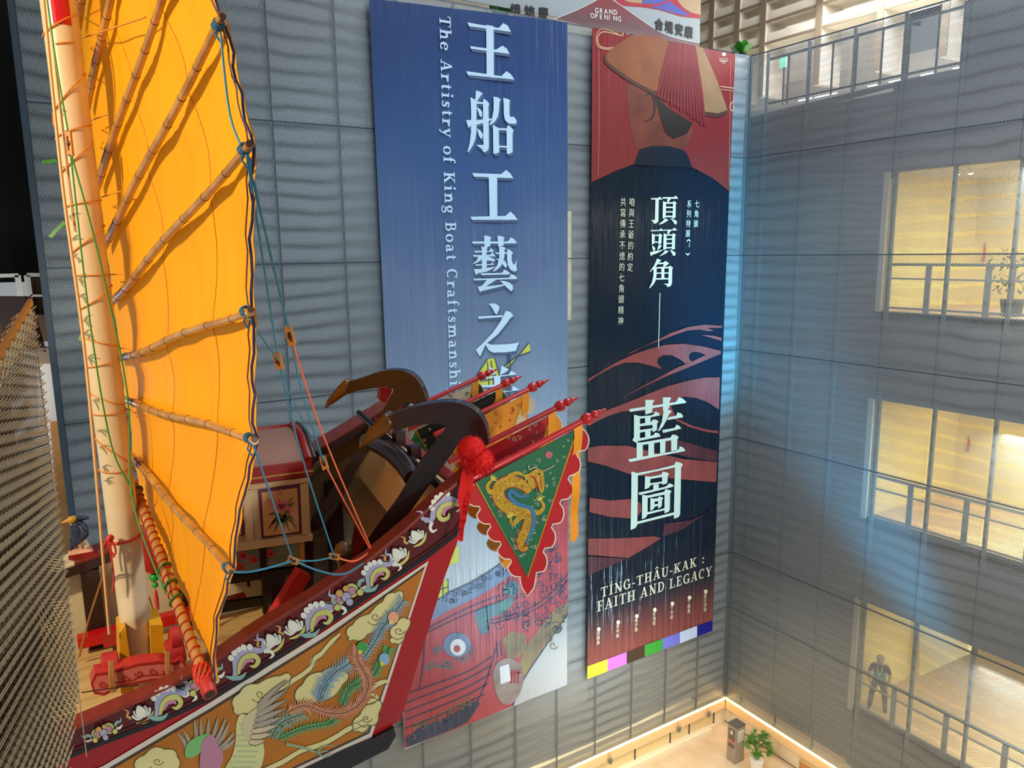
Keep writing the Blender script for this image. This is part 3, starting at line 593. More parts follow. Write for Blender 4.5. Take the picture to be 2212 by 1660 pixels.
# painted ship at the foot of the blue banner
sh = lambda: Print(lambda x, y: onY(x, y, BY), FRONT)
ink('ship_red', 'b9505a', .4, .4, 'a8464f'); ink('ship_line', '3c4a66', .4); ink('ship_pale', 'b9c6d2', .45); ink('ship_teal', '5d8c86', .4, .4, '4a6f8c'); ink('ship_gold', '9a8a62', .4, .4, '7a6a58'); ink('ship_yellow', 'c9d24a', .4); ink('ship_white', 'dfe6ee', .4)
p = sh(); p.off = .016
p.poly([(868, 1440), (905, 1330), (960, 1285), (1030, 1254), (1092, 1211), (1146, 1180), (1188, 1120), (1207, 1073), (1226, 1035), (1226, 1325), (1185, 1385), (1130, 1468), (1107, 1525), (1060, 1545), (985, 1575), (874, 1616)]); p.out('painted_hull', 'ship_red', bb)
p.off = .02
p.poly([(905, 1330), (960, 1285), (1030, 1254), (1092, 1211), (1146, 1180), (1165, 1150), (1160, 1200), (1100, 1245), (1040, 1285), (970, 1318), (900, 1362)]); p.out('painted_bulwark', ink('ship_blue', '7f97b8', .4, .4, '5b6f94'), bb)
p.poly([(1226, 1300), (1226, 1328), (1185, 1385), (1130, 1468), (1118, 1440), (1140, 1390), (1170, 1350), (1200, 1315)]); p.poly([(1085, 1380), (1105, 1362), (1130, 1372), (1140, 1400), (1120, 1420), (1095, 1425)]); p.each('painted_bow', 'ship_gold', bb)
p.poly([(876, 1600), (905, 1570), (960, 1552), (1000, 1530), (1030, 1512), (1036, 1520), (1010, 1560), (985, 1572), (880, 1614)]); p.out('painted_waterline', ink('ship_navy', '2e3a50', .4, .4, '46506a'), bb)
p.off = .024
rows = [((872, 1500), (1000, 1455), (1062, 1418)), ((872, 1520), (1000, 1470), (1062, 1436)), ((874, 1538), (1000, 1488), (1060, 1455)), ((874, 1556), (1000, 1505), (1055, 1475)), ((874, 1574), (960, 1540), (1045, 1500)), ((915, 1362), (1000, 1318), (1080, 1285)), ((910, 1372), (1000, 1330), (1085, 1296)),
        ((1060, 1340), (1130, 1320), (1180, 1290), (1226, 1240)), ((1060, 1348), (1130, 1328), (1185, 1298), (1226, 1252)), ((1070, 1400), (1050, 1470), (1020, 1540)), ((918, 1372), (912, 1440), (905, 1490)), ((1226, 1325), (1185, 1385), (1130, 1468), (1107, 1525)), ((1165, 1150), (1200, 1130), (1215, 1080), (1226, 1050)),
        ((960, 1283), (1030, 1252), (1092, 1209), (1150, 1172)), ((1135, 1190), (1165, 1200), (1180, 1180)), ((1050, 1310), (1055, 1370)), ((1072, 1385), (1074, 1420)), ((1080, 1383), (1083, 1418)), ((940, 1200), (1005, 1080)), ((948, 1205), (1012, 1090))]
for r_ in rows: p.line(r_, 2.6, 5)
random.seed(3)
def curl(p, x, y, r, wd, turns=1.3, a0=None):
    a0 = random.random()*6.28 if a0 is None else a0
    p.line([(x+r*(1-i/14)*math.cos(a0+turns*6.28*i/14), y+r*(1-i/14)*math.sin(a0+turns*6.28*i/14)) for i in range(13)], wd)
for i in range(95): curl(p, random.uniform(1075, 1222), random.uniform(1180, 1360), random.uniform(5, 13), 1.9)
for i in range(26): x = random.uniform(960, 1130); curl(p, x, 1300-(x-960)*.55+random.uniform(-9, 9), 7, 1.8)
for i in range(26): x = random.uniform(880, 1030); curl(p, x, 1600-(x-880)*.5+random.uniform(-14, 6), random.uniform(4, 9), 1.8)
p.out('painted_lines', 'ship_line', bb)
for i in range(22): x = random.uniform(890, 1030); curl(p, x, 1590-(x-880)*.5+random.uniform(-14, 8), random.uniform(5, 10), 2.2)
for i in range(16): curl(p, random.uniform(1090, 1220), random.uniform(1330, 1400), random.uniform(5, 10), 2.2)
p.each('painted_scrolls', 'ship_gold', bb)
p.blob([(1025, 1330), (1040, 1312), (1070, 1305), (1100, 1290), (1110, 1300), (1085, 1325), (1060, 1335), (1055, 1360), (1040, 1370)]); p.blob([(1085, 1275), (1105, 1255), (1120, 1265), (1110, 1290)])
for i in range(14): curl(p, 925+i*7+random.uniform(-4, 4), 1420+random.uniform(-26, 26), random.uniform(7, 12), 3)
p.out('painted_dragon', 'ship_teal', bb)
p.off = .027; p.disc((986, 1393), 30, 27); p.out('painted_eye_rim', 'ship_blue', bb); p.off = .03; p.disc((988, 1398), 17, 18); p.out('painted_eye_white', 'ship_white', bb); p.off = .033; p.disc((986, 1401), 7.5, 8); p.out('painted_pupil', 'ship_red', bb)
p.off = .03; p.blob([(1075, 1430), (1100, 1422), (1125, 1440), (1128, 1480), (1110, 1515), (1085, 1520), (1068, 1490), (1064, 1455)]); p.out('painted_lantern', ink('ship_brown', '7b6a66', .4, .4, 'a89a98'), bb)
p.off = .034; p.poly([(1078, 1440), (1098, 1434), (1102, 1470), (1080, 1478)]); p.out('painted_lantern_face', 'ship_white', bb)
for a in (1105, 1112, 1119): p.line([(a, 1446), (a-2, 1476)], 4)
p.line([(1100, 1456), (1124, 1452)], 3); p.out('painted_lantern_marks', ink('mark_red', 'a02a34', .4), bb)
p.off = .018; p.poly([(1028, 812), (1052, 776), (1068, 774), (1078, 812), (1078, 870), (1028, 870)]); p.poly([(1088, 790), (1116, 770), (1142, 741), (1145, 758), (1120, 770), (1098, 795)]); p.poly([(955, 1200), (972, 1190), (990, 1178), (990, 1215), (955, 1225)]); p.poly([(946, 1262), (966, 1252), (967, 1285), (944, 1294)]); p.each('painted_sail', 'ship_yellow', bb)
p.off = .022
for a, b in (((1028, 812), (1052, 776)), ((1068, 774), (1078, 812)), ((1052, 782), (1056, 840)), ((1060, 780), (1066, 840)), ((1086, 793), (1116, 770)), ((1116, 770), (1145, 760)), ((1098, 795), (1142, 740)), ((1096, 762), (1096, 880)), ((1101, 762), (1101, 880)), ((946, 1275), (967, 1268)), ((956, 1255), (956, 1290)), ((944, 1294), (968, 1284)), ((967, 1250), (968, 1284))): p.line([a, b], 2.2)
p.each('painted_rigging', 'ship_line', bb)

# ---------------------------------------------------------------- red and navy banner
cloth_mat('navy_cloth', [(.0, '8a4a46'), (1, '071a29'), (.05, '74403f'), (.11, '2a2c38'), (.17, '0b1d2e')], -10.5, 7.2, rough=.22, noise=.03, bump=.7)
rb = thing('hanging_banner', (14.9, BY, -10.8), 'tall navy and red hanging banner showing a person in a tasselled straw hat from behind', 'banner', 'tall banners on the wall')
q = [onY(1279, 59, BY), onY(1588, 114, BY), onY(1538, 1363, BY), onY(1268, 1468, BY)]; vs = []
for j in range(nz+1):
    for i in range(nx+1):
        t, s = j/nz, i/nx; P = (q[0]*(1-s)+q[1]*s)*(1-t)+(q[3]*(1-s)+q[2]*s)*t; vs.append(P+V((0, .012*math.sin(s*19+2*math.sin(t*4)), 0)))
MB().mesh(vs, [(j*(nx+1)+i, j*(nx+1)+i+1, (j+1)*(nx+1)+i+1, (j+1)*(nx+1)+i) for j in range(nz) for i in range(nx)]).build('cloth', 'navy_cloth', rb, True)
h = Print(crop(1200, 0, 3.688), FRONT)
cloth_mat('red_field', [(0, '7c3a28'), (1, '84101b'), (.5, '802828')], 2.0, 7.4, .4, .2, .3)
h.off = .016; h.poly([(290, 220), (1430, 432), (1400, 1000), (1383, 1530), (1250, 1420), (1085, 1335), (620, 1310), (480, 1360), (282, 1455)]); h.out('red_field', 'red_field', rb)
ink('hat_tan', '95582f', .45, .1, '84492b'); ink('hat_light', 'a07a56', .45, .2, '8c6a48'); ink('brim_dark', '4d2b22', .45, .2); ink('tassel_red', '7e1824', .45, .2); ink('tassel_dark', '48101a', .45, .2); ink('skin_shadow', '7e3c2c', .45, .1, '602f24'); ink('hair_dark', '1a110e', .5, .2); ink('navy_ink', '07192a', .4, .3); ink('line_gold', 'c79a78', .45, .2)
h.off = .02; h.blob([(590, 650), (800, 740), (835, 1000), (900, 1085), (1085, 985), (1020, 1180), (820, 1190), (660, 1195), (612, 1090), (575, 860)], 4); h.out('nape', 'skin_shadow', rb)
h.off = .023; h.poly([(785, 760), (880, 850), (1088, 985), (1040, 1070), (930, 1112), (872, 1060), (812, 880)]); h.line([(700, 772), (745, 748), (778, 785), (785, 870), (762, 945), (695, 972)], [4, 12, 16, 16, 14, 4], 5); h.out('hair', 'hair_dark', rb)
h.off = .026; h.blob([(640, 280), (900, 335), (870, 560), (806, 735), (560, 610), (430, 510), (395, 470), (410, 420), (520, 335)], 3); h.out('hat_crown', 'hat_tan', rb)
h.poly([(1105, 365), (1170, 383), (1290, 660), (1365, 880), (1290, 905), (1185, 892), (1150, 640)]); h.out('hat_side', 'hat_light', rb)
h.off = .029; h.line([(392, 440), (398, 495), (470, 560), (600, 650), (800, 755), (880, 805)], [14, 26, 28, 28, 26, 16], 4); h.out('hat_brim', 'brim_dark', rb); h.line([(1165, 903), (1290, 922), (1362, 888)], [22, 34, 20], 4); h.out('hat_brim', 'brim_dark', rb)
h.off = .032; h.poly([(905, 330), (1110, 368), (1150, 620), (1165, 760), (1090, 760), (1000, 740), (900, 700), (815, 660), (840, 560)]); h.out('tassel', 'tassel_red', rb)
for i in range(15):
    t = i/14; e_ = lerp(760, 1005, t)+(14 if i % 3 == 1 else 0); h.off = .0325+i*2e-4; h.line([(lerp(845, 1140, t), 620), (lerp(822, 1162, t), lerp(700, 800, t)), (lerp(812, 1182, t), e_)], [24, 23, 19], 3); h.out('tassel_fringe', 'tassel_red', rb)
h.off = .037
for i in range(14):
    t = (i+.5)/14; h.line([(lerp(880, 1120, t), 520), (lerp(833, 1161, t), lerp(690, 790, t)), (lerp(812, 1182, t), lerp(750, 985, t))], [1, 4, 5], 4)
h.each('tassel_strand', 'tassel_dark', rb)
h.off = .0225; h.poly([(665, 1192), (760, 1165), (900, 1165), (1020, 1198), (1052, 1245), (1088, 1340), (620, 1312)]); h.out('collar', 'navy_ink', rb)
h.off = .024; h.line([(530, 262), (520, 285), (380, 255), (330, 300), (345, 365), (400, 385), (470, 380)], 11, 5); h.line([(500, 275), (395, 235), (340, 245), (318, 300), (330, 370), (380, 392), (440, 398)], 7, 5); h.line([(340, 400), (345, 900), (335, 1400)], 2.5); h.line([(1390, 480), (1378, 1480)], 2.5)
h.line([(1310, 690), (1420, 705)], 9); h.line([(1310, 712), (1420, 728)], 5); h.line([(1420, 805), (1390, 830), (1388, 870), (1415, 890)], 10, 4); h.line([(1420, 830), (1408, 850), (1420, 868)], 6, 3); h.each('cloud_line', 'line_gold', rb)
h.disc((1337, 434), 18, 17, 5); 
for yy, a in ((468, 36), (482, 34), (490, 26), (502, 14)): h.line([(1333-a, yy), (1333+a, yy+4)], 3.5)
h.out('small_emblem', ink('cream_ink', 'e2dfc4', .45, .2), rb)
ink('wave_red', '9a4a48', .4, .5, '82403f'); ink('wave_dim', '5c2f38', .4, .5, '4a2a36')
h = Print(crop(1270, 690, 5.353), FRONT); h.off = .018
h.poly([(0, 720), (0, 690), (200, 570), (380, 470), (520, 405), (700, 345), (900, 295), (1100, 283), (1300, 310), (1535, 365), (1360, 415), (1280, 380), (1200, 378), (1165, 410), (1165, 460), (1195, 490), (1130, 520), (1060, 465), (960, 415), (870, 415), (810, 445), (795, 500), (850, 575), (700, 530), (560, 500), (430, 500), (300, 545), (120, 640)])
h.poly([(385, 905), (600, 800), (900, 660), (1150, 560), (1350, 475), (1532, 400), (1532, 365), (1360, 415), (1195, 490), (1000, 570), (880, 640), (650, 760)])
h.poly([(430, 410), (600, 330), (780, 250), (950, 160), (1150, 90), (1350, 62), (1545, 75), (1545, 100), (1370, 100), (1450, 130), (1400, 140), (1280, 118), (1150, 130), (1000, 180), (850, 240), (650, 310), (500, 390)]); h.poly([(1300, 180), (1450, 190), (1540, 215), (1540, 250), (1420, 215)])
h.poly([(0, 1240), (0, 1170), (200, 1060), (450, 960), (700, 860), (900, 780), (1150, 710), (1350, 675), (1520, 670), (1510, 1045), (1380, 960), (1250, 910), (1100, 895), (980, 960), (960, 1020), (1000, 1100), (1000, 1140), (1200, 1230), (1400, 1280), (1500, 1290), (1500, 1320), (1350, 1300), (1150, 1240), (960, 1140), (700, 1075), (560, 1060), (400, 1065), (250, 1110), (100, 1180)])
h.each('wave', 'wave_red', rb)
h = Print(crop(1200, 850, 2.554), FRONT); h.off = .018
h.poly([(176, 375), (176, 300), (250, 288), (400, 290), (560, 330), (700, 362), (888, 380), (884, 490), (700, 475), (420, 450), (280, 400)]); h.poly([(185, 575), (300, 592), (420, 582), (468, 605), (472, 650), (440, 692), (300, 682), (185, 655)]); h.poly([(178, 800), (350, 800), (540, 788), (580, 800), (500, 850), (400, 908), (178, 890)]); h.each('wave', 'wave_red', rb)
h.poly([(600, 240), (720, 270), (890, 320), (889, 378), (720, 350), (600, 320)]); h.poly([(178, 900), (390, 912), (180, 1004)]); h.poly([(600, 720), (740, 700), (860, 640), (870, 630), (700, 750), (590, 790)]); h.each('wave_shadow', 'wave_dim', rb)
ding = [[(210, 280), (470, 270), (490, 225), (550, 260), (600, 325), (230, 325)], [(365, 310), (475, 310), (460, 1040), (370, 1110), (310, 1105), (290, 1050), (205, 1000), (330, 990), (345, 980)], [(595, 245), (980, 245), (1010, 195), (1070, 240), (1105, 300), (600, 295)], [(760, 300), (870, 295), (790, 410), (740, 405)],
        [(615, 370), (710, 415), (705, 700), (690, 910), (600, 950), (605, 600)], [(700, 415), (940, 410), (940, 460), (700, 460)], [(940, 370), (1020, 400), (1055, 440), (1025, 480), (1020, 900), (960, 940), (915, 945), (935, 600)], [(700, 555), (940, 555), (940, 600), (700, 600)], [(695, 705), (930, 705), (930, 745), (695, 745)], [(690, 850), (930, 850), (930, 900), (690, 900)],
        [(690, 930), (790, 1000), (700, 1050), (600, 1110), (490, 1140), (475, 1120), (600, 1030)], [(830, 930), (940, 965), (1040, 1010), (1070, 1050), (1050, 1120), (1020, 1145), (980, 1110), (920, 1010)]]
tou = [[(140, 285), (345, 280), (370, 240), (415, 280), (640, 270), (670, 230), (700, 250), (740, 290), (150, 310)], [(170, 355), (235, 390), (232, 580), (170, 610)], [(235, 388), (325, 385), (325, 415), (235, 415)], [(340, 355), (410, 400), (390, 430), (385, 590), (320, 610), (325, 420)], [(235, 540), (320, 538), (320, 565), (235, 568)], [(170, 620), (225, 660), (250, 700), (235, 745), (200, 750)],
       [(330, 605), (395, 635), (350, 690), (300, 740), (300, 680)], [(125, 780), (290, 745), (420, 725), (390, 750), (270, 810), (190, 835), (155, 865), (145, 860)], [(530, 295), (605, 290), (545, 370), (510, 370)], [(435, 350), (500, 385), (495, 700), (425, 735)], [(500, 383), (625, 378), (625, 408), (500, 410)], [(640, 350), (710, 390), (690, 420), (685, 710), (620, 720), (625, 420)],
       [(495, 475), (625, 470), (625, 498), (495, 502)], [(495, 572), (625, 568), (625, 595), (495, 600)], [(495, 668), (622, 662), (622, 690), (495, 695)], [(470, 735), (550, 755), (480, 810), (350, 870), (345, 860), (420, 800)], [(570, 715), (660, 760), (705, 800), (690, 855), (650, 860), (610, 790)]]
jiao = [[(290, 920), (385, 960), (340, 1000), (260, 1100), (140, 1220), (120, 1215), (220, 1080), (265, 980)], [(330, 1015), (440, 1010), (465, 975), (520, 1000), (555, 1030), (510, 1070), (440, 1110), (420, 1100), (445, 1045), (320, 1050)], [(210, 1110), (280, 1120), (275, 1300), (250, 1430), (200, 1510), (125, 1590), (110, 1580), (175, 1450), (205, 1300)], [(270, 1115), (560, 1105), (560, 1140), (270, 1145)],
        [(570, 1075), (645, 1130), (625, 1170), (620, 1480), (590, 1540), (520, 1560), (500, 1515), (430, 1485), (540, 1485), (550, 1140)], [(275, 1235), (550, 1232), (550, 1258), (275, 1262)], [(262, 1362), (550, 1358), (550, 1388), (262, 1394)], [(385, 1120), (450, 1120), (450, 1380), (385, 1380)]]
lan = [[(70, 430), (430, 375), (790, 320), (1040, 280), (1090, 240), (1115, 180), (1200, 205), (1280, 280), (1260, 300), (930, 350), (560, 410), (95, 488)], [(415, 235), (590, 235), (605, 260), (570, 300), (560, 500), (415, 545)], [(785, 180), (950, 180), (960, 205), (925, 260), (920, 400), (885, 440), (960, 460), (970, 485), (920, 530), (860, 660), (790, 790), (700, 895), (680, 890), (760, 700), (800, 480), (785, 450)],
       [(175, 545), (300, 580), (300, 1080), (220, 1140), (140, 1085), (175, 1020)], [(300, 580), (540, 560), (600, 530), (620, 475), (700, 510), (722, 560), (530, 600), (300, 630)], [(300, 740), (540, 700), (575, 645), (650, 655), (695, 690), (665, 730), (660, 870), (570, 915), (565, 760), (300, 790)], [(410, 600), (525, 600), (525, 720), (410, 735)], [(410, 870), (525, 860), (525, 1010), (410, 1030)],
       [(300, 870), (570, 830), (570, 870), (300, 925)], [(280, 1045), (520, 1000), (590, 970), (625, 920), (700, 940), (735, 1000), (720, 1010), (280, 1100)], [(905, 600), (1060, 570), (1090, 495), (1170, 520), (1215, 580), (1190, 605), (870, 660)], [(765, 870), (1000, 830), (1045, 810), (1065, 755), (1130, 780), (1172, 840), (795, 930)],
       [(230, 1130), (360, 1130), (360, 1440), (230, 1450)], [(340, 1130), (940, 1030), (980, 965), (1060, 975), (1120, 1020), (1085, 1080), (1085, 1290), (960, 1320), (960, 1085), (350, 1185)], [(480, 1140), (600, 1120), (600, 1390), (475, 1410)], [(725, 1100), (840, 1090), (835, 1340), (725, 1360)], [(50, 1490), (230, 1450), (700, 1370), (1060, 1310), (1120, 1275), (1140, 1210), (1210, 1240), (1260, 1295), (1240, 1315), (700, 1420), (95, 1545)]]
tu = [[(130, 295), (275, 335), (270, 900), (260, 1500), (220, 1560), (110, 1610), (125, 900)], [(270, 330), (700, 250), (1090, 150), (1120, 75), (1220, 95), (1285, 140), (1240, 210), (1235, 700), (1220, 1260), (1180, 1320), (1080, 1355), (1090, 700), (1105, 205), (700, 290), (270, 385)], [(260, 1420), (1080, 1210), (1080, 1270), (260, 1475)],
      [(435, 400), (555, 415), (550, 620), (520, 660), (425, 700)], [(550, 415), (800, 365), (830, 300), (920, 315), (975, 350), (940, 400), (935, 540), (910, 570), (820, 595), (815, 420), (550, 465)], [(550, 560), (820, 520), (820, 560), (550, 605)], [(620, 600), (740, 580), (740, 680), (615, 700)], [(285, 770), (620, 700), (880, 640), (940, 600), (965, 560), (1040, 580), (1080, 620), (1040, 645), (700, 730), (310, 825)],
      [(370, 820), (495, 835), (490, 1260), (450, 1330), (365, 1365)], [(490, 835), (860, 750), (900, 690), (980, 710), (1030, 740), (995, 790), (990, 1150), (960, 1200), (870, 1235), (870, 815), (490, 890)], [(490, 1205), (870, 1120), (870, 1165), (490, 1260)], [(555, 890), (650, 910), (645, 1100), (620, 1140), (550, 1175)],
      [(640, 905), (730, 890), (740, 855), (800, 865), (845, 890), (815, 930), (810, 1060), (780, 1100), (725, 1120), (725, 960), (645, 970)], [(645, 1035), (725, 1020), (725, 1065), (645, 1090)]]
ink('mint_ink', 'cfe6da', .45, .2)
for g_, f_, mt_ in ((ding, crop(1390, 410, 15.09), 'cream_ink'), (tou, crop(1390, 470, 10.375), 'cream_ink'), (jiao, crop(1390, 470, 10.375), 'cream_ink'), (lan, crop(1350, 840, 9.764), 'mint_ink'), (tu, crop(1350, 990, 10.375), 'mint_ink')): glyph(g_, f_, mt_, rb, .03)
p = sh(); p.off = .03; p.line([(1424, 633), (1421, 752)], 1.4); p.out('rule', 'cream_ink', rb)
def column(text, x0, y0, x1, y1, sz, parent, mat, Y=BY, bold=0., sx=.86):
    """vertical column of characters between two pixel points"""
    n = len(text)
    for i, c in enumerate(text):
        t = i/(n-1) if n > 1 else 0; P = onY(lerp(x0, x1, t), lerp(y0, y1, t), Y)
        mpx = abs(onY(x0, y0+10, Y).z-onY(x0, y0, Y).z)/10*sz
        if c in '()':
            p = Print(lambda u, v, P=P: P+V((u, 0, v)), FRONT); p.off = .03; k = mpx*.42; s_ = 1 if c == '(' else -1
            p.line([(-k, -s_*k*.35), (0, s_*k*.25), (k, -s_*k*.35)], [.02, .04, .02], 5); p.out('character', mat, parent); continue
        cjk(c, lambda u, v, P=P: P+V((u, 0, v)), mpx, mat, parent, .03, bold, sx)
# pixel points are the lower left corners of the first and last character
column('咱與王爺的約定', 1357, 444, 1353, 585, 20, rb, 'cream_ink'); column('共寫傳承不熄的七角頭精神', 1338, 444, 1333, 701, 20, rb, 'cream_ink')
column('七角頭', 1499, 447, 1496, 490, 17, rb, 'cream_ink', bold=0.); column('系列特展', 1482, 447, 1479, 511, 17, rb, 'cream_ink', bold=0.); column('(1)', 1486, 520, 1484, 549, 15, rb, 'cream_ink')
a, b_ = onY(1296, 1291, BY), onY(1521, 1217, BY); serif('TÍNG-THÂU-KAK :', lambda u, v: V((a.x+u, BY, lerp(a.z, b_.z, u/(b_.x-a.x))+v*.30)), 'cream_ink', rb, b_.x-a.x, .14, .03)
a2, b2 = onY(1288, 1322, BY), onY(1536, 1243, BY); serif('FAITH AND LEGACY', lambda u, v: V((a2.x+u, BY, lerp(a2.z, b2.z, u/(b2.x-a2.x))+v*.32)), 'cream_ink', rb, b2.x-a2.x, .14, .03)
names = ['頂頭角', '頂中街', '埔仔角', '安海街', '下中街', '下頭角', '崙仔頂角']
for (x, y), s_ in zip([(1292, 1359), (1334, 1344), (1374, 1331), (1413, 1317), (1451, 1304), (1488, 1291), (1523, 1278)], names):
    p.off = .03; p.disc((x, y), 4, 4.6); p.out('bullet', 'cream_ink', rb); n = len(s_); column(s_, x-5, y+14, x-5, y+14+10*(n-1), 10, rb, 'cream_ink', bold=0.)
bx = [1268, 1311.5, 1353, 1392, 1431, 1468, 1505, 1538]
for i, c in enumerate(['d8ee3a', 'c872e0', '3d2d28', '2f9a3a', '6b74dc', 'b9cdf4', '10108c']):
    tp = lambda x: lerp(1440, 1340, (x-1268)/270); bt = lambda x: lerp(1467.5, 1363, (x-1268)/270)
    p.off = .018; p.poly([(bx[i], tp(bx[i])), (bx[i+1], tp(bx[i+1])), (bx[i+1], bt(bx[i+1])), (bx[i], bt(bx[i]))]); p.out('colour_block', ink('block_'+c, c, .35, .3), rb)

# ---------------------------------------------------------------- opening banner above
OY = D+.45
ob = thing('opening_banner', (12.4, OY, 7.0), 'wide pale opening banner with red hill above the tall banners', 'banner')
fx = lambda x, y: onY(x, y, OY)
MB().prism([fx(1000, -60), fx(1512, -40), fx(1512, 93), fx(1210, 38), fx(1000, 0)], (0, .03, 0)).build('board', M('board_pale', '9aa5aa', .5), ob)
p = Print(crop(1180, 0, 5.82, OY), FRONT); p.off = .006
cloth_mat('hill_red', [(0, '9c8478'), (1, '8e1f26'), (.4, '6a4a50')], 6.9, 8.3, .45, .25, .05)
p.poly([(120, 240), (400, 120), (650, -10), (830, -10), (950, 80), (1100, 180), (1280, 310), (1450, 410), (1600, 470), (1780, 510), (1925, 535), (1925, 600), (1500, 520), (800, 400), (300, 280)]); p.out('printed_hill', 'hill_red', ob)
p.off = .009; p.line([(100, 240), (400, 118), (660, -14)], 9, 4); p.line([(820, -14), (950, 78), (1280, 308), (1450, 410), (1600, 470), (1780, 512), (1925, 540)], 7, 4); p.out('printed_edge', ink('edge_white', 'd5dde2', .5, .05), ob)
p.off = .006; p.poly([(850, -20), (940, 70), (1200, 90), (1400, 120), (1700, 210), (1935, 235), (1935, 190), (1800, 170), (1640, 40), (1600, -20)]); p.out('printed_wave_red', ink('flag_red', 'a81e34', .5, .05), ob)
p.off = .009; p.poly([(1210, -20), (1600, -20), (1550, 20), (1680, 110), (1800, 190), (1700, 190), (1500, 140), (1300, 80), (1200, 40)]); p.out('printed_wave_blue', ink('flag_blue', '2a4ec0', .5, .05, '5a5890'), ob)
p.poly([(1620, -20), (1940, -20), (1940, 190), (1840, 170), (1700, 90)]); p.poly([(930, -20), (1205, -20), (1200, 45), (1040, 30)]); p.each('printed_sand', ink('sand_ink', 'ab8f6e', .5, .05), ob)
p.off = .0095; p.line([(1240, 60), (1420, 60), (1560, -10)], 26, 4); p.line([(1620, -10), (1700, 90), (1790, 160), (1940, 200)], 24, 4); p.out('printed_ribbon', 'flag_red', ob)
def stencil(text, x0, y0, x1, y1, hpx, mat, bold, sx=1.):
    n = len(text); A, B = onY(x0, y0, OY), onY(x1, y1, OY)
    sz = abs(onY(x0, y0-hpx, OY).z-A.z)
    for i, c in enumerate(text):
        P = A.lerp(B, i/(n-1)); k_ = sz*(.055 if ord(c) > 256 else .04); mbs = []
        for io, (du, dv) in enumerate(((-k_, 0), (0, -k_), (k_, 0), (0, k_))):
            o = cjk(c, lambda u, v, P=P: P+V((u+du, 0, v+dv+u*(B.z-A.z)/(B.x-A.x))), sz*1.38 if ord(c) < 256 else sz, mat, ob, .014+.002*io, 0, sx); mbs.append(o)
        vs_ = [v.co+ORI[ob.name] for o in mbs for v in o.data.vertices]; fs_ = []; b0_ = 0
        for o in mbs: fs_ += [[q+b0_ for q in p_.vertices] for p_ in o.data.polygons]; b0_ += len(o.data.vertices)
        for o in mbs: bpy.data.objects.remove(o)
        MB().mesh(vs_, fs_).build('character', mat, ob)
ink('stencil_white', 'e6e0dc', .5, .05); ink('stencil_black', '15191c', .5, .05)
stencil('GRAND', 1284, 28, 1324, 32, 11, 'stencil_white', 0); stencil('OPENING', 1274, 39, 1333, 46, 11, 'stencil_white', 0)
stencil('合境安康', 1413, 61, 1478, 77, 27, 'stencil_black', .0); stencil('境誌慶', 1102, 32, 1162, 39, 29, 'stencil_black', .0)
# ================================================================ the boat
BN = dep(1010, 1045, 6.0); _t = math.radians(12); NP = V((0, -math.cos(_t), -math.sin(_t)))
hp = lambda x, y: onP(x, y, BN, NP)
M('hull_red', 'a80c10', .28, 0, '9c0a0e', 2, coat=.3); M('band_red', '5c0a0c', .35, 0, '4e0809', 3, coat=.2); M('cap_brown', '6e2014', .4, 0, '7c2c18', 3, (6, 1, 1)); M('keel_black', '120b09', .3, coat=.3); M('line_white', 'd8cfc0', .4)
M('panel_orange', 'b5701a', .4, 0, 'ad6816', 3); M('deck_wood', 'cfae74', .5, 0, 'bd9a60', 2, (1, 8, 1)); M('cream_wood', 'd6c6a2', .5, 0, 'c9b58c', 2); M('bow_wood_shaded', '7a6038', .5, 0, '66502e', 3, (1, 1, 5)); M('dark_rib', '2c130e', .45)
M('mast_white', 'd8c6a6', .42, 0, 'd0bc98', 1.5); M('timber_yellow', 'd9a018', .4, 0, 'cf9414', 3); M('timber_red', 'b8302c', .38, 0, 'a82622', 3); M('carve_pink', 'd8736c', .45); M('bright_red', 'c00c14', .3)
boat = thing('ceremonial_boat', (1.4, 6.7, -3.6), 'red wooden ceremonial boat with painted phoenix panel and flowered rail', 'boat')
TOP = [(-90, 1660), (60, 1606), (200, 1548), (310, 1501), (417, 1450), (490, 1402), (562, 1352), (670, 1288), (735, 1244), (800, 1199), (875, 1137), (961, 1057), (1007, 1020)]
BOT = [(-90, 1716), (60, 1655), (200, 1597), (330, 1549), (453, 1494), (545, 1440), (634, 1381), (740, 1310), (850, 1234), (920, 1188), (977, 1144), (993, 1112)]
stem = [(988, 1172), (925, 1345), (880, 1470), (850, 1566)]
hull = [hp(*p) for p in BOT] + [hp(*p) for p in stem] + [hp(x, y) for x, y in ((815, 1620), (700, 1672), (520, 1770), (200, 1900), (-90, 1980))]
MB().prism(hull, -NP*.07).build('hull_side', 'hull_red', boat)
k = [hp(x, y)+NP*.03 for x, y in ((848, 1568), (853, 1584), (836, 1614), (760, 1652), (650, 1712), (600, 1740), (560, 1722), (652, 1660), (740, 1618), (803, 1591))]
MB().prism(k, -NP*.12).build('keel_block', 'keel_black', boat)
band = MB().prism([hp(*p)+NP*.045 for p in TOP]+[hp(*p)+NP*.045 for p in BOT[::-1]], -NP*.1).build('rail_band', 'band_red', boat)
gp = Print(hp, NP); gp.off = .05
MB().prism([hp(x, y)+NP*.05 for x, y in BOT]+[hp(x+3, y+9)+NP*.05 for x, y in BOT[::-1]], -NP*.06).build('groove_moulding', 'keel_black', boat)
gp.off = .052; gp.line([(x+2, y-8) for x, y in BOT], 3.5); gp.out('rail_dark_line', M('band_dark', '35070a', .4), boat)  # thin darker line drawn just above the groove
mb = MB()
for a, b in zip(TOP[:-1], TOP[1:]):
    A, B = hp(*a)+NP*.06, hp(*b)+NP*.06; y = V((0, .14, 0)); z = V((0, 0, .03)); mb.hexa([A, B, B+y, A+y, A+z, B+z, B+y+z, A+y+z])
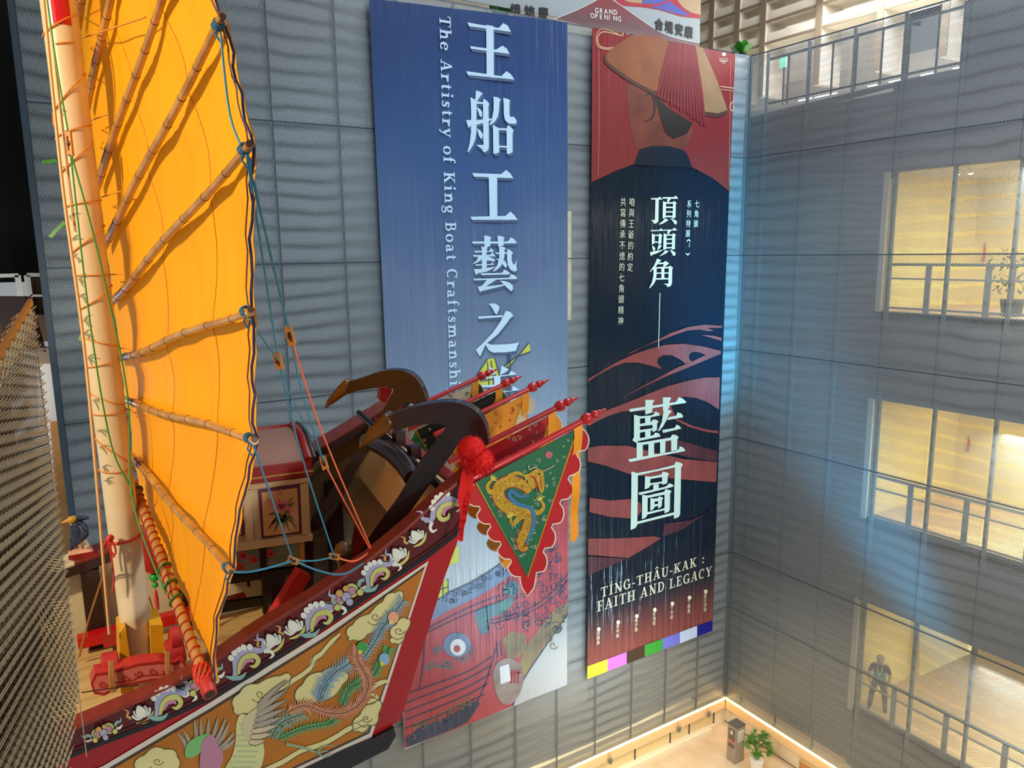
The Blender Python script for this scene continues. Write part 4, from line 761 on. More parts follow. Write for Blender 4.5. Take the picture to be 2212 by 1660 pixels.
mb.build('rail_cap', 'cap_brown', boat)
inn = [hp(*p)+V((0, .13, -.02)) for p in TOP]
mb = MB()
zb = lambda q: max(-2.5, q.z-.5) if q.x > 1.7 else max(-2.5, q.z-1.1)
for A, B in zip(inn[:-1], inn[1:]): mb.ngon([A, B, V((B.x, B.y+.01+(B.z-zb(B))*.2126, zb(B))), V((A.x, A.y+.01+(A.z-zb(A))*.2126, zb(A)))])
mb.build('inner_bulwark', 'band_red', boat)
# white-lined painted panel
gp.off = .008; gp.poly([(925, 1211), (802, 1592), (640, 1668), (500, 1740), (150, 1790), (150, 1682), (222, 1654), (453, 1517), (700, 1363)]); gp.out('panel_border', 'line_white', boat)
gp.off = .012; gp.poly([(917, 1222), (797, 1583), (640, 1657), (500, 1728), (150, 1780), (150, 1695), (228, 1662), (456, 1528), (700, 1376)]); gp.out('panel_line', M('line_dark', '4a3a2c', .5), boat)
gp.off = .015; gp.poly([(914, 1228), (794, 1578), (640, 1651), (500, 1722), (150, 1775), (150, 1701), (229, 1667), (457, 1533), (700, 1381)]); panel = gp.out('painted_panel', 'panel_orange', boat)
# --- phoenix and clouds (painted relief on the panel)
c5 = lambda x, y: hp(200+x/2.765, 1150+y/2.765)
P5 = Print(c5, NP)
for n_, c_ in (('cloud_cream', 'd6cd8e'), ('cloud_line', '5e5a38'), ('feather_grey', '9c9484'), ('feather_beige', 'c2b694'), ('breast_green', 'c6c98c'), ('crest_green', '74b06a'), ('lobe_pink', 'b07a92'), ('tail_coral', 'd08e6c'), ('tail_blue', '86a6b4'), ('tail_green', '5f9f66'), ('tail_sage', '849e86'), ('quill', '3c382c'), ('eye_green', '3f9a4a'), ('eye_peach', 'e0a078'), ('eye_yellow', 'd6c84a'), ('eye_blue', '7fb0c8')): M(n_, c_, .45)
clouds = [[(840, 1040), (860, 970), (930, 915), (1040, 880), (1140, 845), (1175, 870), (1120, 930), (1040, 1000), (960, 1050), (880, 1072)], [(1525, 620), (1535, 560), (1600, 510), (1690, 450), (1740, 395), (1800, 355), (1845, 370), (1830, 430), (1760, 495), (1700, 545), (1640, 600), (1570, 632)],
          [(1780, 620), (1795, 560), (1850, 515), (1880, 525), (1850, 620), (1800, 655)], [(1555, 1160), (1580, 1100), (1640, 1035), (1705, 1010), (1695, 1100), (1650, 1150), (1590, 1178)], [(1215, 1000), (1235, 920), (1310, 850), (1420, 812), (1505, 830), (1490, 900), (1390, 985), (1280, 1005)], [(255, 1400), (290, 1335), (380, 1285), (470, 1300), (505, 1345), (480, 1420), (330, 1440)]]
for c in clouds:
    Q = cr([(a_, b_, 0) for a_, b_ in c], 6, True); nq = len(Q); c = []
    for i_, q in enumerate(Q):
        t_ = (Q[(i_+1) % nq]-Q[i_-1]).normalized(); o_ = 15*abs(math.sin(i_*math.pi/7.5)); c.append((q.x+t_.y*o_, q.y-t_.x*o_))
    P5.off = .018; P5.poly(c); P5.out('cloud', 'cloud_cream', panel)
    P5.off = .021; P5.line(c+[c[0]], 5); mx = sum(q[0] for q in c)/len(c); my = sum(q[1] for q in c)/len(c)
    P5.line([(mx+34*(1-i/12)*math.cos(i*.75), my+26*(1-i/12)*math.sin(i*.75)) for i in range(11)], 4); P5.line([(mx-50, my+30), (mx-15, my+50), (mx+25, my+38)], 4, 4); P5.out('cloud_outline', 'cloud_line', panel)
for r_ in ([(1475, 600), (1420, 650), (1360, 720), (1320, 750), (1300, 800), (1240, 850), (1190, 880), (1140, 930)], [(1760, 880), (1700, 900), (1650, 950), (1690, 980), (1640, 1010)], [(1640, 1120), (1520, 1170), (1450, 1215), (1360, 1260), (1240, 1300), (1120, 1370), (1000, 1420)]):
    P5.off = .0175; P5.line(r_, [8, 30, 26, 34, 24, 30, 14], 5); P5.out('cloud_ribbon', 'cloud_cream', panel)
    P5.off = .0205; P5.line([(x+5, y+16) for x, y in r_], 3.5, 5); P5.line([(x-5, y-16) for x, y in r_], 3.5, 5); P5.out('ribbon_outline', 'cloud_line', panel)
P5.off = .024; P5.blob([(885, 1075), (855, 1130), (850, 1230), (830, 1320), (790, 1420), (960, 1440), (1020, 1320), (1000, 1200), (960, 1110)], 4); P5.out('breast', 'breast_green', panel)
P5.off = .0255
for i_ in range(9):
    for j_ in range(5):
        x_ = lerp(880, 840, i_/8)+j_*26+(i_ % 2)*13; y_ = 1130+i_*32; P5.line([(x_-11, y_), (x_, y_+11), (x_+11, y_)], 3, 3)
o = P5.out('breast_scale', 'tail_sage', panel); o['kind'] = 'stuff'
P5.off = .027; P5.blob([(900, 1100), (960, 1045), (1040, 1000), (1070, 1060), (1050, 1160), (990, 1230), (930, 1240), (890, 1180)], 4); P5.out('wing', 'feather_beige', panel)
tips = [(1155, 868), (1160, 925), (1155, 985), (1145, 1040), (1125, 1090), (1095, 1140), (1060, 1190), (1020, 1230)]
for i, tp_ in enumerate(tips):
    b0 = (lerp(985, 930, i/7), lerp(1020, 1235, i/7)); P5.off = .030+i*.0008; mid = ((b0[0]+tp_[0])/2-10, (b0[1]+tp_[1])/2+8)
    P5.line([b0, mid, tp_], [16, 34, 30, 6], 5); P5.out('wing_feather', 'feather_grey' if i < 5 else 'feather_beige', panel)
    P5.off += .0005; P5.line([(b0[0]+4, b0[1]+13), (mid[0]+4, mid[1]+15), (tp_[0], tp_[1]+3)], 4, 4); P5.out('feather_line', 'quill', panel)
for i, tp_ in enumerate([(500, 1185), (535, 1165), (602, 1105), (640, 1100), (690, 1098), (745, 1088), (790, 1095), (812, 1120), (838, 1180), (845, 1220)]):
    P5.off = .024+i*.0005; b0 = (lerp(560, 760, i/9), 1290); P5.line([b0, ((b0[0]+tp_[0])/2+12, (b0[1]+tp_[1])/2), tp_], [22, 22, 20, 3], 4); P5.out('crest_feather', 'feather_grey', panel)
P5.off = .031; P5.blob([(555, 1260), (600, 1215), (690, 1185), (690, 1230), (650, 1290), (590, 1330), (550, 1320)]); P5.out('crown', 'crest_green', panel)
P5.off = .034; P5.blob([(660, 1220), (710, 1190), (740, 1250), (775, 1310), (760, 1380), (700, 1420), (640, 1400), (640, 1300)]); P5.out('wattle', 'lobe_pink', panel)
def feather(pts, wd, mat, fr, seed):
    rnd = random.Random(seed); P = cr([(a, b, 0) for a, b in pts], 8)
    P5.line([(a.x, a.y) for a in P], [wd*.4, wd*.6, wd*.6, wd*.5, wd*.3])
    for i in range(1, len(P)-1):
        t = (P[i+1]-P[i-1]).normalized(); nn = V((-t.y, t.x, 0))
        for s_ in (-1, 1):
            L_ = wd*rnd.uniform(.5, .85)*fr; q = P[i]+nn*s_*wd*.12; e = q+nn*s_*L_+t*L_*.6
            P5.line([(q.x, q.y), ((q.x+e.x)/2+t.x*4, (q.y+e.y)/2+t.y*4), (e.x, e.y)], [wd*.16, wd*.1, 1])
    P5.out('tail_feather', mat, panel); P5.off += .003
    P5.line([(a.x, a.y) for a in P], 4.5); P5.out('quill', 'quill', panel)
P5.off = .022; feather([(1060, 1220), (1120, 1130), (1260, 1070)], 90, 'tail_sage', .8, 1)
P5.off = .025; feather([(1350, 1000), (1370, 920), (1425, 840), (1530, 770)], 74, 'tail_blue', 1, 2)
P5.off = .026; feather([(1600, 760), (1680, 640), (1730, 550), (1780, 490), (1850, 395)], 56, 'tail_blue', 1.1, 3)
P5.off = .027; feather([(1485, 1030), (1520, 930), (1600, 880)], 58, 'tail_green', 1, 4)
P5.off = .028; feather([(1665, 860), (1700, 790), (1745, 720), (1760, 680)], 50, 'tail_green', 1, 5)
P5.off = .029; feather([(1110, 1220), (1250, 1160), (1400, 1130), (1440, 1100)], 48, 'tail_green', 1, 6)
P5.off = .032; feather([(1160, 1060), (1260, 1018), (1380, 1060), (1500, 1062), (1595, 1000), (1640, 900), (1615, 820), (1570, 740), (1580, 680)], 60, 'tail_coral', 1.1, 7)
for (x, y), a, b in (((1600, 672), 'eye_green', 'eye_yellow'), ((1785, 495), 'eye_peach', 'cloud_cream'), ((1732, 742), 'eye_blue', 'eye_yellow')):
    P5.off = .038; P5.disc((x, y), 32, 36); P5.out('tail_eye', a, panel); P5.off = .041; P5.disc((x-14, y+26), 13); P5.out('tail_eye_drop', b, panel)
P5.off = .03; P5.line([(1150, 1250), (1260, 1275), (1330, 1300), (1400, 1290)], [16, 14, 12, 6], 4); P5.line([(1330, 1300), (1380, 1330), (1430, 1310)], [10, 8, 4], 4); P5.line([(1330, 1300), (1370, 1265), (1440, 1260)], [10, 8, 4], 4); P5.out('phoenix_leg', 'tail_sage', panel)

# --- flower scroll on the rail band
for n_, c_ in (('orn_white', 'd9dccf'), ('orn_lilac', 'a3a2bf'), ('orn_lime', 'bcbf6a'), ('orn_teal', '7fa8a0'), ('orn_pink', 'b77f9c'), ('orn_ochre', 'c79a58'), ('orn_line', '2c2418')): M(n_, c_, .45)
def ofr(cx, cy, ang, s):
    a = math.radians(ang); ca, sa = math.cos(a), math.sin(a)
    return Print(lambda u, v: hp(cx+(u*ca+v*sa)*s, cy+(u*sa-v*ca)*s), NP)   # u along band to the right, v up
def lotus(cx, cy, ang, s):
    p = ofr(cx, cy, ang, s)
    for i, a in enumerate((-62, 62, -34, 34, 0)):
        r = math.radians(a); d = (math.sin(r), math.cos(r)); n = (d[1], -d[0]); L_ = .62 if a else .7; w_ = .2 if a else .26
        q = [(0, -.15), (d[0]*L_*.4+n[0]*w_, d[1]*L_*.4-.15+n[1]*w_), (d[0]*L_*.75+n[0]*w_*.7, d[1]*L_*.75-.15+n[1]*w_*.7), (d[0]*L_, d[1]*L_-.15), (d[0]*L_*.75-n[0]*w_*.7, d[1]*L_*.75-.15-n[1]*w_*.7), (d[0]*L_*.4-n[0]*w_, d[1]*L_*.4-.15-n[1]*w_)]
        p.off = .05+i*.002; p.blob([(x*1.13, (y+.1)*1.13-.1) for x, y in q], 3); p.out('petal_outline', 'orn_line', band); p.off = .0512+i*.002; p.blob(q, 3); p.out('lotus_petal', 'orn_white', band)
    p.off = .05; p.line([(-.5, -.3), (-.1, -.42), (.3, -.35), (.62, -.1)], [.06, .16, .16, .04], 4); p.out('lotus_leaf', 'orn_lime', band); p.line([(-.6, .05), (-.75, .25), (-.6, .45), (-.75, .65)], [.16, .14, .1, .03], 4); p.out('bud_leaf', 'orn_ochre', band)
def scroll(cx, cy, ang, s, f=1):
    p = ofr(cx, cy, ang, s); F = lambda pts: [(x*f, y) for x, y in pts]
    p.off = .05; p.line(F([(-1.05, -.42), (-.7, -.2), (-.45, .18), (-.05, .36), (.4, .22), (.75, .0), (1.05, .18)]), [.1, .3, .4, .42, .36, .24, .05], 5); p.out('scroll_outline', 'orn_line', band)
    p.off = .052; p.line(F([(-1.0, -.4), (-.68, -.2), (-.42, .18), (-.05, .34), (.38, .2), (.72, .02), (1.0, .16)]), [.06, .24, .34, .36, .3, .18, .03], 5); p.out('scroll_leaf', 'orn_lilac', band)
    for i in range(5):
        t = i/4; p.off = .054+i*1e-3; x, y = lerp(-.55, .35, t), .42+.16*math.sin(math.pi*t); p.disc((x*f, y), .12, .14, 10); p.out('leaf_lobe', 'orn_white', band)
    p.off = .06; p.line(F([(-.62, -.3), (-.35, .02), (0, .14), (.32, .02), (.36, -.24), (.12, -.36), (-.04, -.24)]), [.1, .2, .24, .22, .2, .16, .05], 5); p.out('scroll_curl', 'orn_lime', band)
    p.off = .063; p.line(F([(-.4, -.18), (-.1, .0), (.14, -.08), (.14, -.2)]), [.05, .14, .14, .04], 5); p.out('curl_heart', 'orn_pink', band)
    p.off = .055; p.line(F([(-1.15, -.1), (-.9, -.34), (-.6, -.48), (-.3, -.4)]), [.03, .2, .18, .03], 4); p.out('under_leaf', 'orn_teal', band)
    p.line(F([(.8, .1), (.95, .35), (.8, .55), (.95, .75)]), [.2, .16, .1, .02], 4); p.out('leaf_tip', 'orn_lilac', band); p.line(F([(.75, -.05), (.98, -.18), (1.0, -.38), (.8, -.42)]), [.16, .14, .12, .04], 4); p.out('leaf_tip', 'orn_white', band)
def medal(cx, cy, ang, s):
    p = ofr(cx, cy, ang, s)
    for i, (x, y, r, m_) in enumerate([(-.5, .1, .36, 'orn_lime'), (.45, .1, .4, 'orn_lime'), (-.5, .1, .2, 'orn_pink'), (.45, .1, .22, 'orn_pink'), (0, .0, .26, 'orn_lilac'), (0, -.34, .2, 'orn_lilac'), (-.75, -.2, .18, 'orn_lime'), (.8, -.2, .18, 'orn_lime'), (-.2, .42, .2, 'orn_ochre'), (.25, .46, .16, 'orn_ochre')]):
        p.off = .05+i*.002; p.disc((x, y), r*1.14, r*1.14, 14); p.out('lobe_outline', 'orn_line', band); p.off = .051+i*.002; p.disc((x, y), r, r, 14); p.out('medallion_lobe', m_, band)
    for f in (-1, 1):
        p.off = .05; p.line([(f*.9, .05), (f*1.15, .25), (f*1.4, .2), (f*1.55, .45)], [.2, .22, .16, .03], 4); p.out('side_leaf', 'orn_teal', band); p.line([(f*.9, -.15), (f*1.2, -.2), (f*1.45, -.05)], [.2, .2, .04], 4); p.out('side_leaf', 'orn_white', band)
lotus(305, 1533, -26, 41); lotus(585, 1380, -32, 42); lotus(632, 1350, -32, 42); lotus(856, 1195, -37, 40); lotus(895, 1155, -38, 36)
scroll(365, 1504, -27, 52, 1); scroll(531, 1416, -31, 52); scroll(687, 1324, -33, 52); scroll(812, 1231, -35, 46); scroll(953, 1094, -42, 50, -1)
medal(434, 1466, -29, 37); medal(742, 1281, -34, 38); medal(222, 1571, -24, 30)

# --- far side, bow and deck
FYb = 8.2
farT = [V((x, FYb, z)) for x, z in ((-.9, -1.66), (0, -1.5), (1.0, -1.3), (1.8, -1.08), (2.36, -.77), (2.85, -.55), (3.34, -.33), (3.62, -.2))]
for i, (A, B) in enumerate(zip(farT[:-1], farT[1:])):
    dn = V((0, 0, -2.6)); MB().prism([A, B, V((B.x, B.y, -2.55)), V((A.x, A.y, -2.55))], (0, .12, 0)).build('far_bulwark', 'cream_wood' if i < 3 else 'bow_wood_shaded', boat)  # bow segments browner, their shade put into the wood colour
    MB().hexa([A-V((0, .14, 0)), B-V((0, .14, 0)), B+V((0, .2, 0)), A+V((0, .2, 0)), A+V((0, -.14, .05)), B+V((0, -.14, .05)), B+V((0, .2, .05)), A+V((0, .2, .05))]).build('far_rail_cap', 'cream_wood' if i < 1 else 'cap_brown', boat)
    MB().hexa([A-V((0, .16, .06)), B-V((0, .16, .06)), B-V((0, .13, .06)), A-V((0, .13, .06)), A-V((0, .16, -.03)), B-V((0, .16, -.03)), B-V((0, .13, -.03)), A-V((0, .13, -.03))]).build('rail_edge', 'dark_rib', boat)
for x in (.12, .95, 1.9, 2.6): MB().box((x-.08, FYb-.14, -2.4), (x+.08, FYb-.01, -1.55 if x < 1 else -1.1)).build('rib', 'dark_rib', boat)
for j in range(12): MB().box((-1.2, 5.72+j*.2, -2.42), (2.1, 5.91+j*.2, -2.37)).build('deck_plank', 'deck_wood', boat)
stT, stB = hp(1003, 1060), hp(850, 1566); fv = V((.42, 3.1, 0))
MB().prism([stT, stB, stB+V((.3, 2.2, 0)), stT+fv], (.07, 0, .02)).build('bow_transom', 'hull_red', boat)
MB().prism([hp(880, 1135)+V((0, .25, -.62)), hp(985, 1060)+V((0, .25, -.62)), hp(985, 1060)+fv*.93+V((0, 0, -.58)), hp(880, 1135)+fv*.93+V((0, 0, -.58))], (0, 0, -.05)).build('fore_deck', 'bow_wood_shaded', boat)
MB().prism([stT+V((-.05, .12, -.02)), stB.lerp(stT, .55)+V((-.05, .12, 0)), stB.lerp(stT, .55)+fv*.9+V((-.05, 0, 0)), stT+fv+V((-.05, 0, -.02))], (.03, 0, 0)).build('bow_lining', 'cream_wood', boat)
MB().bar(onY(168, 1388, 8.0), onY(530, 1294, 8.0), .12, .11).build('cross_beam', 'bright_red', boat); MB().bar(onY(222, 1384, 7.9), onY(262, 1374, 7.9), .1, .12).build('beam_block', 'timber_red', boat)
MB().bar(onY(585, 1350, 6.9), onY(655, 1235, 6.9), .13, .14).build('deck_brace', 'timber_red', boat)
# mast step
MB().prism([onY(258, 1372, 6.62), onY(272, 1358, 6.62), onY(292, 1500, 6.62), onY(262, 1500, 6.62)], (0, .35, 0)).build('mast_cheek', 'timber_yellow', boat)
MB().prism([onY(325, 1352, 6.62), onY(352, 1350, 6.62), onY(360, 1500, 6.62), onY(330, 1500, 6.62)], (0, .35, 0)).build('mast_cheek', 'timber_yellow', boat)
sb = [(196, 1478), (205, 1456), (235, 1452), (300, 1434), (345, 1429), (378, 1432), (396, 1424), (405, 1440), (400, 1462), (380, 1468), (330, 1472), (260, 1486), (225, 1504), (203, 1500)]
beam = MB().prism([onY(x, y, 6.42) for x, y in sb], (0, .16, 0)).build('carved_beam', 'timber_red', boat)
pb = Print(lambda x, y: onY(x, y, 6.42), FRONT); pb.off = .005
pb.poly([(201, 1477), (210, 1461), (240, 1457), (300, 1440), (345, 1435), (380, 1437), (394, 1431), (399, 1442), (395, 1456), (378, 1463), (330, 1466), (258, 1480), (224, 1498), (206, 1494)]); pb.out('beam_face', 'carve_pink', beam)
pb.off = .008
for x, y, f in ((270, 1464, 1), (300, 1455, -1), (330, 1450, 1), (360, 1449, -1), (222, 1478, 1)): pb.line([(x+f*10*(1-i/12)*math.cos(i*.7), y+8*(1-i/12)*math.sin(i*.7)) for i in range(11)], 3.2)
pb.line([(240, 1474), (275, 1473), (310, 1460), (345, 1458), (375, 1452)], 3, 4); pb.out('carved_scroll', 'timber_red', beam)
for (x, y), (x2, y2), r in (((218, 1440), (256, 1432), .1), ((360, 1415), (398, 1402), .12), ((366, 1382), (390, 1378), .1)):
    A, B = onY(x, y, 6.6), onY(x2, y2, 6.6); MB().tube([A, A.lerp(B, .1), A.lerp(B, .9), B], [r*.8, r, r, r*.8], 16).build('windlass_drum', 'timber_red', boat, True)
for x, y, n in ((240, 1465, 5), (362, 1445, 4)):
    for i in range(n): MB().tube(cr([onY(x-4+i*2.2, y-36, 6.4), onY(x-3+i*2.2, y, 6.38), onY(x+i*2.2, y+30, 6.4)], 3), .008, 6).build('lashing', M('rope_tan', 'b98a4a', .7), boat)

# ---------------------------------------------------------------- mast
m0 = dep(300, 1400, 6.5); mB = V((m0.x, m0.y, -2.35)); mt1 = onY(133, 60, m0.y); md = (mt1-m0).normalized(); mT = m0+md*6.2; mB = m0+md*((-2.35-m0.z)/md.z)
mast = thing('mast', mB, 'thick cream painted mast with grey bamboo leaves, standing in the boat', 'mast')
MB().tube([mB, mB.lerp(mT, .5), mT], [.121, .121, .121], 40).build('pole', 'mast_white', mast, True)
M('leaf_ink', '8c8468', .5)
def cyl(x, y, R=.1255):
    """photo pixel to a point on the mast's skin"""
    xm = lerp(133, 300, (y-60)/1340); A = onY(xm, y, m0.y); vd = V((A.x, A.y, 0)).normalized(); rd = V((vd.y, -vd.x, 0))
    u = max(-1, min(1, (x-xm)/33)); return A+rd*u*R-vd*math.sqrt(max(0, 1-u*u))*R
rnd = random.Random(5); lp = Print(cyl, (0, 0, 1)); lp.off = 0
for y in (240, 300, 365, 470, 520, 555, 600, 640, 690, 720, 770, 860, 925, 960, 1000, 1030):
    xm = lerp(133, 300, (y-60)/1340)-27
    for k in range(4):
        a0 = rnd.uniform(-.9, 1.1); L_ = rnd.uniform(10, 21); x0 = xm+rnd.uniform(-3, 3)
        lp.line([(x0, y), (x0+L_*.5*math.cos(a0), y+L_*.5*math.sin(a0)-2), (x0+L_*math.cos(a0), y+L_*math.sin(a0)+3)], [.5, 3, 2.4, .4], 3)
o = lp.out('painted_bamboo', 'leaf_ink', mast); o['kind'] = 'stuff'
# red paper label and cord on the mast
c_ = mB+md*((onY(128, 30, m0.y)-mB).dot(md)); vs = []
for i in range(7):
    th = math.radians(lerp(232, 300, i/6)); d = V((math.cos(th), math.sin(th), 0))*.125
    vs += [c_+d-md*.1, c_+d+md*.35]
MB().mesh(vs, [(2*i, 2*i+2, 2*i+3, 2*i+1) for i in range(6)]).build('red_label', 'bright_red', mast)
c_ = mB+md*((onY(283, 1158, m0.y)-mB).dot(md)); ring = [c_+V((math.cos(a), math.sin(a), .1*math.cos(a)))*.13 for a in [2*math.pi*i/24 for i in range(25)]]
kn = mast; M('cord_red', 'd03a28', .6)
MB().tube(ring, .011, 6).build('cord_loop', 'cord_red', kn, True)
for e in (((232, 1160), (222, 1190), (226, 1220)), ((238, 1162), (240, 1200), (246, 1250), (243, 1280)), ((236, 1160), (232, 1175), (245, 1200)), ((240, 1165), (250, 1190), (244, 1205))): MB().tube(cr([onY(x, y, m0.y-.17) for x, y in e], 5), .008, 6).build('cord_end', 'cord_red', kn, True)
MB().ball(onY(238, 1163, m0.y-.17), .03).build('cord_knot', 'cord_red', kn, True)

# ---------------------------------------------------------------- sail
pl2 = dep(533, 672, 3.0); sd_ = V((pl2.x-m0.x, pl2.y-m0.y, 0)).normalized(); NS = V((sd_.y, -sd_.x, 0))
if NS.dot(EYE-m0) < 0: NS = -NS
SP = m0-NS*.16                                             # sail plane, on the far side of the mast
sl = lambda x, y: onP(x, y, SP, NS)
BAT = [((300, 1065), (457, 1480)), ((284, 985), (493, 1229)), ((268, 866), (542, 948)), ((254, 778), (534, 672)), ((240, 656), (530, 320)), ((224, 532), (473, 50)), ((208, 404), (402, -150)), ((186, 235), (310, -330)), ((168, 60), (230, -430))]
m_ = M('sail_cloth', 'ffae00', .6, 0, 'fca400', 1.2, bump=1.6, bscale=2.2, bstretch=(3, 3, .35))
nt = m_.node_tree; tl = nt.nodes.new('ShaderNodeBsdfTranslucent'); tl.inputs[0].default_value = lin('ff9c00'); mx = nt.nodes.new('ShaderNodeMixShader'); mx.inputs[0].default_value = .3
nt.links.new(nt.nodes['Principled BSDF'].outputs[0], mx.inputs[1]); nt.links.new(tl.outputs[0], mx.inputs[2]); nt.links.new(mx.outputs[0], nt.nodes['Material Output'].inputs[0])
M('bamboo', 'c8924a', .3, 0, 'a06c2c', 5, (1, 1, 1), coat=.5); M('bamboo_node', '5c3414', .5); M('wrap_red', 'a8301c', .5); M('bind_blue', '1c5a78', .6); M('edge_navy', '24285c', .6)
sail = thing('sail', sl(380, 1260), 'large yellow fan-shaped sail with bamboo battens, hung on the mast', 'sail')
rows = []
NU, NV = 26, 9
for b0, b1 in zip(BAT[:-1], BAT[1:]):
    for j in range(NV):
        t = j/NV; rows.append([])
        for i in range(NU+1):
            s = i/NU; px = lerp(lerp(b0[0][0], b0[1][0], s), lerp(b1[0][0], b1[1][0], s), t); py = lerp(lerp(b0[0][1], b0[1][1], s), lerp(b1[0][1], b1[1][1], s), t)
            px -= (22 if b0[0][1] > 1000 else 13)*math.sin(math.pi*t)*s**4 + (2.5*math.sin(t*19+b0[0][1])*s**6); px -= 14*(1-s)
            P = sl(px, py); d = .04*math.sin(math.pi*t)*(.4+.6*math.sin(math.pi*s)) + .012*math.sin(s*24+t*2)*(1-t*.5) + .02*MN.noise(V((s*9+b0[0][1]*.1, t*1.2, 2)))
            rows[-1].append(P-NS*(.05+d))
vs = [p for r_ in rows for p in r_]; n1 = NU+1
cl = MB().mesh(vs, [(j*n1+i, j*n1+i+1, (j+1)*n1+i+1, (j+1)*n1+i) for j in range(len(rows)-1) for i in range(NU)]).build('cloth', 'sail_cloth', sail, True)
for c_i in (9, 18): MB().tube([r_[c_i]+NS*.004 for r_ in rows], .0018, 4).build('seam', M('seam_brown', 'a8620a', .7), sail)
edge = [r_[-1]+NS*.015 for r_ in rows]; MB().tube([p+NS*.006*math.sin(i*1.7) for i, p in enumerate(edge)], .007, 6).build('edge_rope', 'edge_navy', sail, True)
MB().tube([p+NS*.02+V((0, 0, .02)) for p in edge], .004, 5).build('edge_cord', M('edge_brown', '6a2a10', .6), sail, True)
for i, (a, b) in enumerate(BAT[1:]):
    A, B = sl(*a), sl(*b); nseg = 9; pts = []; rr = []; ba = None
    A = A-NS*.0; L_ = (B-A).length; ov = (B-A).normalized()*.06; B = B+ov
    ra, rb_ = .033, .019
    bat = MB().tube([A.lerp(B, t)+V((0, 0, .012*math.sin(t*9+i))) for t in [k/12 for k in range(13)]], [ra, rb_], 12).build('batten', 'bamboo', sail, True)
    for k in range(1, nseg):
        t = (k+.3*math.sin(k*7+i))/nseg; c = A.lerp(B, t)+V((0, 0, .012*math.sin(t*9+i))); r_ = lerp(ra, rb_, t); dd = (B-A).normalized()
        MB().tube([c-dd*.006, c, c+dd*.006], [r_*1.0, r_*1.1, r_*1.0], 12).build('node', 'bamboo_node', bat)
    if b[1] > -60:
        MB().tube([B-ov*.3, B+ov*.05], [rb_*.8, rb_*.8], 12).build('end_hollow', 'bamboo_node', bat)
        for k in range(4): c = B-ov*(.9+.22*k); dd = ov.normalized(); ax = dd.cross(NS).normalized(); MB().tube([c+(NS*math.cos(q)+ax*math.sin(q))*(rb_*1.2)+dd*.01*math.sin(q) for q in [2*math.pi*j/14 for j in range(15)]], .006, 5).build('binding', 'bind_blue', bat, True)
        MB().tube([B-ov, B-ov+V((0, 0, -.05))+NS*.02, B-ov*.8+V((0, 0, -.09))], .005, 5).build('binding_tail', 'bind_blue', bat, True)
    # lashing near the mast
# boom with red wrapping
A, B = sl(296, 1040)+NS*.03, sl(461, 1490)+NS*.03; print('BOOM', B, hp(461, 1450)); dd = (B-A).normalized(); ax = dd.cross(NS).normalized()
boom = MB().tube([A, B], [.036, .036], 16).build('boom', M('boom_wood', 'b88a4c', .4, 0, '9a6c34', 6), sail, True); Lb = (B-A).length
MB().tube([A+dd*Lb*(i/420)+(NS*math.cos(i*.42)+ax*math.sin(i*.42))*lerp(.039, .039, i/420) for i in range(16, 405)], .0085, 5).build('wrapping', 'wrap_red', boom, True)
MB().tube([B-dd*.1, B-dd*.02, B+dd*.03], [.048, .051, .048], 16).build('boom_cap', 'timber_red', boom, True); MB().tube([B+dd*.028, B+dd*.034], [.034, .034], 16).build('boom_hollow', M('boom_dark', '3a2a18', .7), boom)
for t in (.06, .48, .56, .63): c = A+dd*Lb*t; MB().tube([c+(NS*math.cos(q)+ax*math.sin(q))*.046+dd*.02*math.cos(q) for q in [2*math.pi*j/14 for j in range(15)]], .011, 6).build('green_tie', M('tie_green', '1f6a2c', .6), boom, True)
for k in range(9):
    q0 = k*.7; MB().tube(cr([B-dd*.22+(NS*math.cos(q0)+ax*math.sin(q0))*.042, B-dd*.15+(NS*math.cos(q0+.9)+ax*math.sin(q0+.9))*.055, B-dd*.08+(NS*math.cos(q0+1.8)+ax*math.sin(q0+1.8))*.052], 4), .009, 5).build('end_lashing', 'cord_red', boom, True)
# orange lashings round the mast
M('lash_orange', 'd98a2a', .6)
def mastpt(x, y): return onY(x, y, m0.y-.16)
ORD = ['third', 'fourth', 'fifth', 'sixth', 'seventh', 'eighth', 'ninth', 'tenth', 'eleventh', 'twelfth', 'thirteenth', 'fourteenth', 'lowest', 'uppermost', 'second']
for ie, e in enumerate((((185, 145), (152, 200), (122, 255), (120, 275)), ((250, 248), (190, 270), (140, 295), (124, 305)), ((207, 290), (170, 340), (140, 378), (136, 392)), ((280, 413), (222, 430), (160, 445), (145, 453)), ((233, 470), (200, 510), (165, 545), (158, 565)), ((285, 592), (230, 594), (164, 594)), ((250, 600), (215, 640), (174, 670)), ((300, 755), (240, 745), (181, 725)), ((262, 772), (225, 783), (192, 790)), ((300, 885), (250, 870), (196, 843)), ((300, 884), (250, 889), (202, 890)), ((300, 1018), (255, 980), (210, 942)), ((295, 1012), (255, 1013), (217, 1010)), ((193, 0), (150, 40), (112, 75), (102, 85)), ((335, 40), (240, 70), (125, 105)))):
    pts = []
    for q in cr([(x, y, 0) for x, y in e], 6):
        xm = lerp(133, 300, (q.y-60)/1340)
        pts.append(sl(q.x, q.y)+NS*.05 if q.x > xm+33 else cyl(q.x, q.y, .131))
    o = tag(MB().tube(pts, .0055, 5).build('mast_lashing', 'lash_orange', None, True), ORD[ie]+' thin orange lashing down the mast, tying a sail batten', 'cord', 'orange lashings round the mast')
